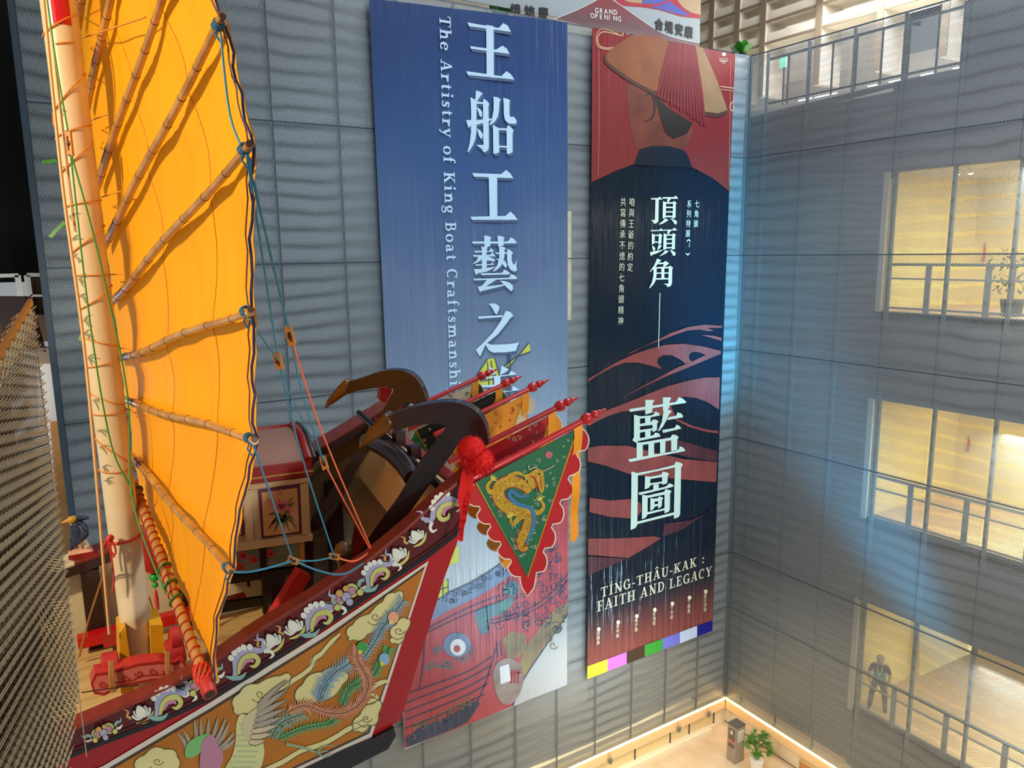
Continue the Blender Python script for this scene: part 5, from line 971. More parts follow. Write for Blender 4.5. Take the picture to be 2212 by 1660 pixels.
# ================================================================ flags at the bow
ZT = .08
tpx = [(1303, 887), (1243, 861), (1180, 823), (1122, 815), (1069, 800)]
TIP = [onZ(x, y, ZT) for x, y in tpx]; B0 = BN+V((.03, .06, .0)); PV = TIP[0]-B0; pd = PV.normalized()
FN = pd.cross(V((0, 0, 1))).normalized()
if FN.dot(EYE-B0) < 0: FN = -FN
M('pole_red', 'b80e14', .25, coat=.5); M('ribbon_gold', 'f09a12', .4, 0, 'e08a0a', 4, bump=.3, bscale=6); M('trim_white', 'd8cfb8', .5); M('gold_thread', 'c8a52e', .35, .3, 'a8861e', 30); M('thread_red', 'a02418', .5); M('thread_blue', '2c6a96', .5); M('thread_cream', 'c9b890', .5); M('pom_red', 'd41010', .8)
spec = [('17603e', 'b01018', 'green', 'red'), ('b0141c', 'e09018', 'red', 'orange'), ('e0901c', 'd8c8a8', 'orange', 'cream'), ('120f0e', '1f6a3c', 'black', 'green'), ('c9b898', '2a1410', 'cream', 'dark')]
for c in spec: M('flag_'+c[0], c[0], .35, 0, None, bump=.25, bscale=9); M('flag_'+c[1], c[1], .35, bump=.25, bscale=9)
def scallop(a, b, n, out):
    L_ = math.hypot(b[0]-a[0], b[1]-a[1]); ex, ey = (b[0]-a[0])/L_, (b[1]-a[1])/L_; nx_, ny_ = (ey, -ex); pts = []
    for k in range(n):
        for j in range(7):
            t = j/7; o = out*(.42+.58*math.sin(math.pi*t)**.6 if t < .8 else .42+.25*(1-t)); s_ = (k+t)/n
            pts.append((a[0]+ex*L_*s_+nx_*o, a[1]+ey*L_*s_+ny_*o))
    return pts
border = [(1022, 1046), (1250, 922)]+scallop((1250, 926), (1142, 1240), 6, 30)+[(1156, 1252), (1152, 1270), (1138, 1288), (1126, 1268), (1122, 1250)]+scallop((1134, 1240), (1022, 1050), 5, 28)
inner = [(1026, 1042), (1246, 926), (1138, 1246)]
def flag(i):
    off = TIP[i]-TIP[0]; base = B0+off; fld, brd, n1, n2 = spec[i]
    lab = ['nearest triangular flag, green with a gold dragon and red scalloped border', 'second triangular flag from the front, red with orange border', 'middle triangular flag, orange with cream border', 'fourth triangular flag from the front, black with green border', 'farthest triangular flag, cream embroidered with dark border'][i]
    t = thing('triangular_flag', base, lab, 'flag', 'flags along the bow')
    fx = lambda x, y: onP(x, y, B0, FN)+off
    end = base+PV*.83
    pole = MB().tube([base, end], .026, 12).build('pole', 'pole_red', t, True)
    L_ = PV.length
    MB().lathe(end, pd, [(0, .028), (.015, .04), (.045, .054), (.08, .052), (.1, .03), (.108, .026), (.118, .036), (.14, .042), (.162, .034), (.17, .02), (.18, .026), (.2, .026), (.215, .012), (.25, .014), (.27, .003)], 16).build('finial', 'pole_red', pole, True)
    p = Print(fx, FN); p.off = .006; p.poly(border); b_ = p.out('border', 'flag_'+brd, t)
    p.off = .009; p.line(border[1:]+[border[0]], 2.6); p.out('border_trim', 'trim_white', b_)
    p.off = .011; p.poly(inner); f_ = p.out('field', 'flag_'+fld, t)
    p.off = .014; p.line([inner[1], inner[2], inner[0]], 3); p.out('gold_trim', 'gold_thread', f_)
    r = random.Random(i+2); p.off = .0145
    if i:
        for k in range(60):
            s, u = r.random(), r.random()*.9
            x = lerp(lerp(1026, 1246, s), 1138, u); y = lerp(lerp(1042, 926, s), 1246, u); curl(p, x, y, r.uniform(3, 7)*(1-u*.5), 1.6, 1.2, r.random()*6)
        p.out('embroidery', 'thread_cream' if i in (1, 3) else ('thread_red' if i == 2 else 'dark_rib'), f_)['kind'] = 'stuff'
    # hanging ribbon
    wv = [base+PV*.80+V((0, 0, -z))+FN*(.01+.012*math.sin(z*14))+pd*(-.05*z) for z in [k*.1 for k in range(11)]]
    vs = []
    for q in wv: vs += [q-pd*.045, q+pd*.045]
    vs += [wv[-1]+V((0, 0, -.05))]
    n = len(wv); MB().mesh(vs, [(2*k, 2*k+1, 2*k+3, 2*k+2) for k in range(n-1)]+[(2*n-2, 2*n-1, 2*n)]).build('ribbon', 'ribbon_gold', t, True)
    return t, f_, fx
F0 = [flag(i) for i in range(5)]
t, f_, fx0 = F0[0]
cd = lambda x, y: fx0(900+x/3.193, 780+y/3.193)
p = Print(cd, FN); body = [(775, 900), (720, 850), (640, 828), (565, 865), (560, 940), (620, 1005), (710, 1035), (775, 1075), (752, 1165), (712, 1235), (722, 1290), (762, 1285)]
bw = [40, 62, 74, 78, 80, 82, 80, 82, 74, 56, 40, 14]
p.off = .016; p.line(body, [w_+14 for w_ in bw], 5); p.out('dragon_outline', 'thread_red', f_)
p.off = .019; p.line(body, bw, 5); p.out('dragon_body', 'gold_thread', f_)
p.off = .022; p.line([(768, 925), (700, 930), (648, 895), (632, 930), (690, 985), (775, 1010), (800, 1070), (785, 1170), (745, 1250)], [10, 22, 26, 26, 28, 26, 30, 24, 8], 5); p.out('dragon_belly', 'thread_blue', f_)
p.off = .022; r = random.Random(9)
for q in cr([(x, y, 0) for x, y in body], 6)[3:-5]:
    for k in range(3): p.disc((q.x+r.uniform(-26, 26), q.y+r.uniform(-26, 26)), 3, 3, 6)
o = p.out('scales', 'thread_red', f_); o['kind'] = 'stuff'
for leg in ([(600, 840), (640, 790), (690, 770), (740, 790)], [(540, 900), (500, 900), (480, 860), (510, 820)], [(790, 1040), (840, 1040), (870, 1000), (850, 960)], [(720, 1060), (680, 1100), (650, 1120), (640, 1080)]):
    p.off = .018; p.line(leg, [44, 32, 24, 14], 4); p.out('dragon_leg', 'gold_thread', f_)
    x, y = leg[-1]; dx, dy = leg[-1][0]-leg[-2][0], leg[-1][1]-leg[-2][1]; a = math.atan2(dy, dx); p.off = .02
    for k in (-.8, -.25, .3, .85): p.line([(x, y), (x+26*math.cos(a+k), y+26*math.sin(a+k)), (x+40*math.cos(a+k+.4), y+40*math.sin(a+k+.4))], [10, 8, 2], 3)
    p.out('claw', 'eye_yellow', f_)
p.off = .023; p.blob([(752, 800), (775, 765), (830, 742), (862, 760), (872, 830), (868, 890), (845, 905), (825, 850), (800, 880), (770, 860)]); p.out('dragon_head', 'gold_thread', f_)
p.off = .026; p.line([(770, 790), (800, 800), (820, 850), (812, 895)], [8, 14, 14, 6], 4); p.line([(845, 790), (852, 880)], [6, 4]); p.out('dragon_mouth', 'thread_red', f_)
p.disc((835, 775), 8, 8); p.out('dragon_eye', 'dark_rib', f_)
p.line([(830, 745), (800, 730), (770, 745), (762, 715)], 5, 4); p.line([(860, 755), (900, 740), (940, 715)], 5, 4); p.out('whisker', 'thread_cream', f_)
p.off = .016
for k in range(70):
    s, u = r.random(), r.random()*.85
    curl(p, (lerp(lerp(1040, 1236, s), 1138, u)-900)*3.193, (lerp(lerp(1042, 936, s), 1235, u)-780)*3.193, r.uniform(8, 18), 3, 1.1, r.random()*6)
p.out('embroidery', 'thread_cream', f_)['kind'] = 'stuff'
p.disc((905, 645), 26, 24); p.out('flaming_pearl', M('pearl_rose', 'b05a60', .4), f_)

# pompom on the bow corner
c0 = dep(1026, 984, 5.8); pm = thing('red_pompom', c0-V((0, 0, .15)), 'large red tassel pompom hanging at the bow corner', 'tassel')
rr = .125
for (dx, dy, k) in ((-.02, .02, 0), (.035, -.02, 1)):
    cc = c0+V((dx, dy, .05-.09*k)); MB().ball(cc, .1, .1, .09, 16, 10).build('core', 'pom_red', pm, True); mb = MB(); r = random.Random(k)
    for i in range(900):
        d = V((r.gauss(0, 1), r.gauss(0, 1), r.gauss(0, 1))).normalized(); q = cc+d*.09; e = cc+d*r.uniform(.115, .135)+V((0, 0, -.02)); sd = d.cross(V((r.random(), r.random(), r.random()))).normalized()*.004
        mb.mesh([q-sd, q+sd, e], [(0, 1, 2)])
    o = mb.build('fringe', 'pom_red', pm); o['kind'] = 'stuff'
for e in ([(1015, 1010), (1008, 1080), (998, 1130), (996, 1170)], [(1006, 1010), (996, 1070), (1000, 1120), (992, 1168)], [(1020, 1015), (1014, 1060), (1005, 1100), (1002, 1130)]):
    MB().ribbon(cr([dep(x, y, 5.85) for x, y in e], 5), [.04, .05, .045, .03], -FW).build('tail_ribbon', 'pom_red', pm)

# ================================================================ wooden anchor on the bow
M('anchor_wood', '24100a', .32, 0, '1a0b07', 3, (1, 1, 4), coat=.35); M('tip_wood', '3a200c', .3, .25, '7c5620', 2.2, coat=.4); M('iron_rod', '2a2522', .4, .6)
an = thing('wooden_anchor', onY(800, 1230, 6.5), 'big dark wooden anchor with two hooked flukes lying across the bow', 'anchor')
AD = V((-.8, .6, 0)); ANR = V((.6, .8, 0)); AQ = [V((2.75, 5.36, 0)), V((3.0, 6.9, 0))]
def ap(x, y, k, d=0.): return onP(640+x/3.609, 780+y/3.609, AQ[k]+ANR*d, ANR)
def hook(outline, k, d, th, name, mat):
    pts = [(q.x, q.y) for q in cr([(a_, b_, 0) for a_, b_ in outline], 3, True)] if name == 'fluke' else outline
    o = MB().prism([ap(x, y, k, d) for x, y in pts], ANR*th).build(name, mat, an, True)
    bv = o.modifiers.new('rounding', 'BEVEL'); bv.width = .028; bv.segments = 3; bv.limit_method = 'ANGLE'; bv.angle_limit = math.radians(60); return o
near = [(690, 415), (720, 430), (800, 400), (950, 352), (1100, 326), (1220, 322), (1330, 350), (1420, 412), (1475, 510), (1495, 610), (1480, 660), (1290, 640), (1200, 745), (1100, 885), (980, 1050), (830, 1260), (700, 1430), (560, 1600), (440, 1590), (620, 1300), (800, 1050), (950, 800), (1060, 660), (1160, 525), (1140, 500), (1060, 492), (900, 512), (760, 545), (745, 480)]
farh = [(375, 148), (400, 165), (520, 130), (650, 85), (770, 72), (870, 90), (940, 145), (985, 220), (1012, 325), (930, 345), (845, 330), (720, 490), (560, 710), (440, 900), (330, 1090), (200, 1300), (80, 1300), (270, 1010), (430, 760), (560, 560), (650, 420), (748, 250), (742, 215), (700, 205), (600, 215), (470, 235), (390, 255)]
hook(near, 0, 0, .15, 'fluke', 'anchor_wood'); hook(farh, 1, 0, .15, 'fluke', 'anchor_wood')
hook([(478, 700), (490, 640), (555, 540), (620, 475), (688, 408), (752, 482), (724, 555), (640, 608), (540, 668)], 0, -.02, .19, 'fluke_tip', 'tip_wood'); hook([(207, 384), (236, 305), (300, 222), (375, 142), (408, 170), (394, 256), (310, 318)], 1, -.02, .19, 'fluke_tip', 'tip_wood')
g3 = lambda x, y, Y: onY(640+x/3.609, 780+y/3.609, Y)
MB().tube([g3(488, 405, 7.75), g3(1245, 1098, 5.22)], .034, 10).build('stock_rod', 'iron_rod', an, True)
MB().tube(cr([ap(540, 620, 1, .08), g3(700, 690, 6.6), g3(820, 790, 6.1), ap(905, 920, 0, .08)], 8), [.07, .085, .085, .07], 12).build('cross_beam', 'anchor_wood', an, True)
for x, y, Y in ((800, 620, 6.7), (920, 730, 6.3)): c = g3(x, y, Y); MB().box(c-V((.05, .05, .05)), c+V((.05, .05, .09))).build('stock_wedge', 'anchor_wood', an)
# red padding under the flukes
rc = MB().prism([ap(x, y, 1, .25) for x, y in ((650, 290), (660, 212), (742, 205), (748, 240), (690, 330))], (0, .08, 0)).build('red_cloth', M('cloth_red', 'b81818', .6), None); tag(rc, 'scrap of red cloth behind the far anchor fluke', 'cloth')
# small barrel and rope fittings near the rail
c = dep(735, 1195, 6.0)
wd = thing('wooden_bollard', c-V((0, 0, .25)), 'brown turned wooden bollard beside the rail', 'bollard')
MB().lathe(c-V((0, 0, .25)), (.1, 0, 1), [(0, .05), (.16, .04), (.2, .07), (.26, .075), (.31, .06), (.34, .02)], 18).build('post', M('bollard_wood', '5a4020', .35, 0, '3c2a14', 4, coat=.3), wd, True)

# ================================================================ shrine cabin
CY = 7.4
fc = lambda x, y: onY(480+x/4.15, 900+y/4.15, CY)
cabn = thing('shrine_cabin', fc(450, 1640), 'small painted shrine cabin with curved red roof and lily panel on dark stand', 'cabin')
M('cabin_cream', 'c9b892', .5, 0, 'bba67c', 3); M('cabin_purple', '5a2a4e', .5); M('cabin_beige', 'c2986a', .5); M('cabin_red', '8c1410', .35, coat=.2); M('cabin_roof', '8a6a60', .5); M('cabin_gold', 'b08a3c', .4); M('stand_black', '140d0b', .4); M('panel_teal', '7d8a7c', .5); M('lily_pink', 'c2707a', .5); M('lily_dark', '9a3c50', .5); M('leaf_olive', '5a6040', .5)
def cb(pts, th, name, mat, par=None, fn=fc, o=0): return MB().prism([fn(x, y)+V((0, -o, 0)) for x, y in pts], (0, th, 0)).build(name, mat, par or cabn)
cb([(-160, 640), (770, 530), (800, 1100), (-160, 1240)], .7, 'body', 'cabin_cream')
cb([(-160, 650), (765, 540), (768, 580), (-160, 695)], .05, 'top_moulding', 'cabin_cream', None, fc, .04); cb([(-160, 1160), (800, 1050), (800, 1100), (-160, 1240)], .05, 'bottom_moulding', 'cabin_cream', None, fc, .05)
fr = cb([(322, 655), (690, 608), (706, 1040), (352, 1090)], .03, 'picture_frame', 'cabin_purple', None, fc, .02); pn = cb([(345, 678), (665, 635), (682, 1025), (368, 1066)], .03, 'picture', 'cabin_beige', None, fc, .035)
cb([(690, 600), (762, 590), (770, 1050), (710, 1050)], .03, 'pilaster', 'cabin_cream', None, fc, .04); cb([(180, 660), (245, 652), (275, 1120), (205, 1130)], .05, 'pilaster', 'cabin_cream', None, fc, .04); cb([(95, 935), (188, 925), (192, 1060), (100, 1075)], .03, 'small_frame', 'cabin_purple', None, fc, .03); cb([(95, 955), (160, 948), (164, 1050), (100, 1060)], .03, 'small_picture', 'cabin_beige', None, fc, .04)
lp = Print(fc, FRONT); lp.off = .04
for a in range(6): th = a*1.05+.2; lp.line([(520, 800), (520+50*math.cos(th), 800+40*math.sin(th)), (520+105*math.cos(th+.15), 800+75*math.sin(th+.15))], [10, 42, 30, 3], 4)
lp.line([(515, 640), (512, 670), (522, 705)], [4, 30, 6], 4); lp.line([(380, 760), (430, 740), (470, 770)], [4, 30, 6], 4); lp.out('lily', 'lily_pink', pn)
lp.off = .042
for a in range(6): th = a*1.05+.2; lp.line([(520, 800), (520+60*math.cos(th), 800+50*math.sin(th))], [8, 2])
lp.out('lily_throat', 'lily_dark', pn); lp.off = .039
for x, y in ((400, 880), (430, 960), (400, 1010), (460, 1030), (600, 860), (640, 930), (650, 990), (590, 1020), (620, 720), (640, 760), (560, 900), (480, 900)): lp.line([(530, 940 if y > 850 else 830), ((x+530)/2, (y+880)/2-20), (x, y)], [6, 26, 22, 3], 4)
lp.line([(530, 820), (540, 930), (545, 1030)], 6, 3); lp.out('lily_leaf', 'leaf_olive', pn)
cb([(-160, 1250), (735, 1120), (740, 1330), (-160, 1450)], .6, 'lower_panel', 'panel_teal', None, fc, -.02); cb([(690, 1125), (735, 1120), (740, 1330), (700, 1336)], .03, 'lower_edge', 'cabin_gold', None, fc, .01)
lp.off = .03
for x, y in ((270, 1275), (150, 1340), (180, 1240), (420, 1220)): 
    for a in range(5): lp.disc((x+22*math.cos(a*1.26), y+20*math.sin(a*1.26)), 20, 18, 10)
    lp.off += .0005
lp.each('painted_peony', M('peony_red', 'b8362c', .5), cabn)
for k in range(9): lp.line([(440+k*28, 1330-k*4), (470+k*26, 1260+8*math.sin(k*2)), (520+k*18, 1230)], [3, 8, 2], 3)
lp.out('painted_reed', 'leaf_olive', cabn)
cb([(-160, 1470), (760, 1340), (760, 1400), (-160, 1540)], .6, 'stand_top', 'stand_black'); cb([(-160, 1700), (400, 1620), (400, 1690), (-160, 1790)], .06, 'stand_rail', 'stand_black'); cb([(335, 1180), (385, 1175), (412, 1760), (365, 1770)], .06, 'stand_post', 'stand_black', None, fc, .04); cb([(740, 1100), (835, 1095), (830, 1700), (755, 1720)], .4, 'stand_side', 'stand_black', None, fc, -.05); cb([(280, 1545), (310, 1540), (316, 1625), (290, 1630)], .05, 'stand_peg', 'stand_black', None, fc, -.3)
# curved roof, running along the boat
E0, E1, E2, E3 = fc(790, 385), onY(480+745/4.15, 900+250/4.15, CY+.2), onY(480+700/4.15, 900+140/4.15, CY+.45), onY(480+640/4.15, 900+75/4.15, CY+.75)
prof = cr([E0, E1, E2, E3], 5); left = V((-1.45, 0, 0))
vs = []; 
for q in prof: vs += [q+V((-.05, 0, 0)), q+left]
n = len(prof); MB().mesh(vs, [(2*i, 2*i+1, 2*i+3, 2*i+2) for i in range(n-1)]).build('roof_shell', 'cabin_roof', cabn, True)
MB().tube([q+V((-.02, -.01, .0)) for q in prof], .045, 8).build('gable_edge', 'cabin_red', cabn, True); MB().tube([q+V((.04, .02, -.01)) for q in prof], .04, 8).build('gable_rim', 'stand_black', cabn, True)
MB().box(E3+left+V((0, -.04, -.16)), E3+V((-.05, .02, .02))).build('ridge_board', 'cabin_red', cabn); MB().prism([E3+V((-.02, 0, .0)), E0+V((-.02, .03, 0)), E0+V((-.02, .75, 0)), E3+V((-.02, .5, -.2))], (-.03, 0, 0)).build('gable', 'cabin_red', cabn)
cb([(-160, 520), (785, 388), (785, 520), (-160, 650)], .12, 'eave_board', 'cabin_red', None, fc, .06); cb([(-160, 590), (795, 468), (795, 480), (-160, 604)], .02, 'eave_line', 'cabin_gold', None, fc, .075)

# ================================================================ lantern, figurine
LYy = 7.5; c = onY(326, 1176, LYy); ln = thing('red_lantern', c-V((0, 0, .55)), 'red cylindrical lantern with green bead tassel behind the mast', 'lantern'); M('lantern_red', '9c1210', .45, 0, '8a0e0e', 3)
MB().lathe(c-V((0, 0, .22)), (0, 0, 1), [(0, .1), (.02, .115), (.42, .115), (.44, .1)], 20).build('body', 'lantern_red', ln, True); MB().lathe(c+V((0, 0, .22)), (0, 0, 1), [(0, .085), (.05, .08), (.055, .05)], 18).build('cap', 'cabin_gold', ln, True); MB().lathe(c-V((0, 0, .27)), (0, 0, 1), [(0, .06), (.05, .085)], 18).build('foot', 'timber_red', ln, True)
MB().ball(c-V((0, 0, .33)), .045).build('bead', M('bead_green', '1f9a3c', .3), ln, True); MB().ball(c-V((0, 0, .41)), .028).build('bead', 'bead_green', ln, True); MB().lathe(c-V((0, 0, .66)), (0, 0, 1), [(0, .016), (.1, .02), (.2, .01)], 8).build('tassel', 'cord_red', ln, True); MB().tube([c+V((0, 0, .27)), c+V((0, 0, .5))], .006, 5).build('hook', 'iron_rod', ln)
FYy = 8.2; b0 = onY(184, 1203, FYy); b0.z = lerp(-1.66, -1.5, (b0.x+.9)/.9)+.05
BS = .7
bd = thing('bird_figurine', b0, 'dark blue crow-like bird figurine with golden head on a red base', 'figurine'); M('bird_blue', '161a28', .35, 0, '2c3452', 9); M('bird_gold', 'b8862c', .35); M('bird_leg', 'd8a08a', .5)
MB().box(b0+V((-.2, -.1, 0))*BS, b0+V((.12, .1, .07))*BS).build('base', 'cabin_red', bd); MB().prism([b0+V((-.2, -.11, .07))*BS, b0+V((.1, -.11, .07))*BS, b0+V((.02, -.05, .11))*BS, b0+V((-.14, -.05, .12))*BS], (0, .16*BS, 0)).build('rock', M('rock_pink', 'd0987a', .6), bd)
MB().tube(cr([b0+V((-.12, 0, .16))*BS, b0+V((-.06, 0, .28))*BS, b0+V((-.04, 0, .4))*BS, b0+V((-.08, 0, .5))*BS], 5), [.03*BS, .1*BS, .11*BS, .07*BS], 14).build('body', 'bird_blue', bd, True)
MB().ball(b0+V((-.1, 0, .54))*BS, .075*BS, .06*BS, .055*BS).build('head', 'bird_gold', bd, True); MB().tube([b0+V((-.15, 0, .54))*BS, b0+V((-.24, 0, .52))*BS], [.035*BS, .008*BS], 8).build('beak', 'bird_gold', bd, True); MB().tube([b0+V((-.05, -.02, .55))*BS, b0+V((.1, -.02, .54))*BS], [.05*BS, .02*BS], 8).build('crest', 'bird_blue', bd, True)
for s_ in (-1, 1): MB().tube(cr([b0+V((-.02, .08*s_, .46))*BS, b0+V((.02, .12*s_, .34))*BS, b0+V((-.1, .1*s_, .2))*BS], 4), [.04*BS, .06*BS, .015*BS], 8).build('wing', 'bird_blue', bd, True); MB().tube([b0+V((-.05, .04*s_, .26))*BS, b0+V((-.04, .04*s_, .12))*BS], .016, 6).build('leg', 'bird_leg', bd)
MB().tube([b0+V((-.12, 0, .25))*BS, b0+V((-.16, 0, .1))*BS], [.05*BS, .02*BS], 8).build('tail', 'bird_blue', bd, True)
MB().tube([b0+V((0, 0, .2))*BS, b0+V((.04, -.05, .12))*BS], [.045*BS, .04*BS], 8).build('thigh', M('bird_cream', 'c9b48c', .5), bd, True)

# ================================================================ ropes and pulley blocks
M('rope_blue', '2f86a6', .6); M('rope_coral', 'f07048', .6); M('rope_green', '2a8a34', .6); M('rope_cream', 'dcb27c', .6); M('block_wood', 'b9803c', .5); M('sheave', '3a1a10', .5)
def rope(pts, mat, label, r_=.0055, n=6, grp=None, sm=5):
    o = MB().tube(cr(pts, sm), r_, n).build('rope', mat, None, True); return tag(o, label, 'rope', grp)
def block(P, d, label, ln_=.062):
    d = V(d).normalized(); t = thing('pulley_block', P-d*ln_, label, 'pulley', 'pulley blocks of the sail sheets'); ax = d.cross(FW).normalized()
    for s_ in (-1, 1): MB().bar(P-d*ln_+ax*s_*0.015, P+d*ln_+ax*s_*0.015, .010, .026, FW).build('cheek', 'block_wood', t)
    MB().bar(P-d*ln_*.9, P-d*ln_*.55, .032, .024, FW).build('end_piece', 'block_wood', t); MB().bar(P+d*ln_*.55, P+d*ln_*.9, .032, .024, FW).build('end_piece', 'block_wood', t)
    MB().tube([P-.011*ax, P+.011*ax], .018, 12).build('sheave', 'sheave', t)
T1, T2, T3, T4, T5 = dep(601, 780, 4.3), dep(627, 726, 4.3), dep(700, 1000, 5.2), dep(633, 1211, 5.3), dep(722, 1203, 5.5)
e4, e3, e2, e1, e5 = sl(534, 340), sl(538, 690), sl(545, 955), sl(494, 1236), sl(476, 70)
block(T1, dep(607, 800, 4.4)-dep(597, 765, 4.3), 'left pulley block on the blue ropes right of the sail'); block(T2, dep(629, 742, 4.35)-dep(621, 712, 4.3), 'upper pulley block where blue rope meets coral rope'); block(T3, dep(703, 1012, 5.2)-dep(696, 988, 5.2), 'pulley block on blue and coral ropes in front of the far rail', .05)
block(T4, RT+UP*-.4, 'pulley block hanging before the lily panel', .04); block(T5, RT+UP*-.15, 'pulley block beside the brown bollard', .04)
rope([e4, T1-(T1-e4).normalized()*.07], 'rope_blue', 'blue rope from fourth batten to the left pulley block'); rope([e4, T2-(T2-e4).normalized()*.07], 'rope_blue', 'blue rope from fourth batten to the upper pulley block'); rope([e4+V((.01, 0, 0)), dep(585, 560, 4.2), T2], 'rope_blue', 'second blue rope running to the upper pulley block', .004)
rope([e3, T1], 'rope_blue', 'blue rope from middle batten to the left pulley block'); rope([e5, sl(497, 250), e4], 'rope_blue', 'blue rope along the upper sail edge')
rope([T1, dep(650, 980, 4.9), T5], 'rope_blue', 'long blue rope down to the pulley beside the bollard'); rope([T1, dep(640, 880, 4.8), T3], 'rope_blue', 'thin blue rope from left block down to the coral block', .004); rope([T2, dep(655, 860, 4.7), T3], 'rope_blue', 'blue rope from the upper block down to the coral block', .005)
rope([T2, dep(700, 945, 5.0), dep(803, 1188, 5.8)], 'rope_coral', 'long coral rope from the upper block to the rail', .006); rope([T3, dep(745, 1085, 5.5), dep(801, 1190, 5.8)], 'rope_coral', 'coral rope from the lower block to the rail', .006)
rope([e2, T4], 'rope_blue', 'blue rope crossing the lily panel'); rope([e1, dep(540, 1236, 5.0), dep(600, 1222, 5.2), T4], 'rope_blue', 'slack blue rope from the lowest batten', .0075); rope([T4, dep(680, 1212, 5.4), T5], 'rope_blue', 'short slack blue rope between two pulley blocks'); rope([T4, dep(690, 1234, 5.4), dep(745, 1240, 5.5), dep(800, 1205, 5.75)], 'rope_blue', 'slack blue rope ending at the rail', .007); rope([T5, dep(765, 1213, 5.6), dep(802, 1190, 5.8)], 'rope_coral', 'slack coral rope ending at the rail', .007)
# mast ropes
my = lambda x, y, d=.24: onY(x, y, m0.y-d)
gb = my(150, 310); block(gb, my(152, 325)-my(148, 290), 'small dark pulley block on the green rope before the mast', .09)
rope([my(97, -40), my(120, 130), my(148, 290)], 'rope_green', 'green rope from the mast top to its pulley block', .007); rope([my(152, 330), my(195, 700), my(240, 960), my(285, 1060), sl(302, 1085)+NS*.1], 'rope_green', 'left green rope running down the mast to the boom', .007); rope([my(153, 330), my(215, 560), my(275, 850), sl(330, 1070)+NS*.15, sl(388, 1275)+NS*.1], 'rope_green', 'right green rope running down the sail to the boom', .007)
rope([my(88, -60), my(135, 400), my(186, 790), my(236, 1370)], 'rope_cream', 'thick cream halyard left of the mast', .013, sm=8); rope([my(95, -60, .1), my(142, 350, .1), my(160, 500, .1)], 'rope_cream', 'thin cream line beside the halyard', .006)
rope([onY(232, 1220, 6.6), onY(195, 1330, 7.4), onY(172, 1420, 7.8)], 'rope_tan', 'tan cord tied to the red beam end', .007); rope([onY(228, 1225, 6.6), onY(192, 1335, 7.4), onY(168, 1425, 7.8)], 'rope_tan', 'thin tan cord beside the red beam end', .005); rope([onY(322, 1290, 7.0), onY(340, 1350, 7.3)], 'lash_orange', 'short orange cord behind the mast', .007)
rope([onY(176, 1497, 6.3), onY(230, 1489, 6.3), onY(300, 1480, 6.33)], 'sheave', 'dark thin line across the carved beam', .005)
# hanging green strips left of the mast
for k, e in enumerate((((90, 350), (105, 349), (122, 346)), ((108, 513), (122, 497), (140, 480)), ((166, 620), (168, 640), (170, 655)), ((172, 736), (176, 728), (182, 715)))):
    MB().ribbon(cr([my(x, y, .0)+V((0, .02, 0)) for x, y in e], 4), .03, -FW).build('bamboo_leaf', M('leaf_strip', '2f7a2a', .5), mast)

# ================================================================ kiosk and palm on the ground floor
P = onZ(1588, 1653, G); lx = (onZ(1606, 1643, G)-P).length; ly = (onZ(1567, 1641, G)-P).length
hz = onX(1588, 1574, P.x).z-G
kk = thing('ticket_machine', P+V((lx/2, ly/2, 0)), 'grey upright ticket machine on the cream floor far below', 'machine'); M('kiosk_grey', 'a09686', .35, .1); M('kiosk_dark', '6a6258', .4, .1)
MB().box(P, P+V((lx, ly, hz))).build('body', 'kiosk_grey', kk); MB().box(P+V((-.01, -.01, hz)), P+V((lx+.01, ly+.01, hz+.04))).build('top_plate', 'kiosk_dark', kk)
MB().box(P+V((-.02, ly*.15, hz*.62)), P+V((0, ly*.85, hz*.92))).build('screen_bay', 'kiosk_dark', kk); MB().box(P+V((-.03, ly*.3, hz*.55)), P+V((0, ly*.7, hz*.62))).build('red_tray', M('tray_red', 'e06a5a', .4), kk); MB().box(P+V((-.06, ly*.2, hz*.45)), P+V((0, ly*.8, hz*.49))).build('shelf', 'kiosk_dark', kk); MB().box(P+V((lx*.2, -.015, hz*.6)), P+V((lx*.85, 0, hz*.9))).build('notice', M('paper', 'cfc8bc', .6), kk); MB().box(P+V((-.025, ly*.35, hz*.78)), P+V((-.02, ly*.65, hz*.88))).build('display', 'paper', kk)
P = onZ(1626, 1664, G)+V((.1, -.05, 0)); pp = thing('potted_palm', P, 'green potted palm beside the ticket machine', 'plant'); MB().lathe(P, (0, 0, 1), [(0, .17), (.36, .22), (.38, .2)], 18).build('pot', 'white_paint', pp, True); M('palm_leaf', '33661c', .5, 0, '4f8428', 5)
r = random.Random(4)
for i in range(9): a = i*.7; MB().tube([P+V((.05*math.cos(a), .05*math.sin(a), .36)), P+V((.14*math.cos(a), .14*math.sin(a), .62+.05*(i % 3)))], .01, 5).build('stem', 'palm_leaf', pp)
for i in range(30):
    a = r.random()*6.28; el = r.uniform(-.1, 1.3); c = P+V((0, 0, .55+r.random()*.4)); d = V((math.cos(a)*math.cos(el), math.sin(a)*math.cos(el), math.sin(el))); mb = MB(); q0 = c+d*.28
    for k in range(7):
        b = (k-3)*.32; s1 = d.cross(V((0, 0, 1))).normalized(); dd = (d*math.cos(b)+s1*math.sin(b)).normalized(); nn = dd.cross(V((0, 0, 1))).normalized()*.02; e = q0+dd*.3-V((0, 0, .06)); mb.mesh([q0, q0+dd*.15+nn, e, q0+dd*.15-nn], [(0, 1, 2, 3)])
    mb.tube([c, q0], .006, 4); mb.build('frond', 'palm_leaf', pp)

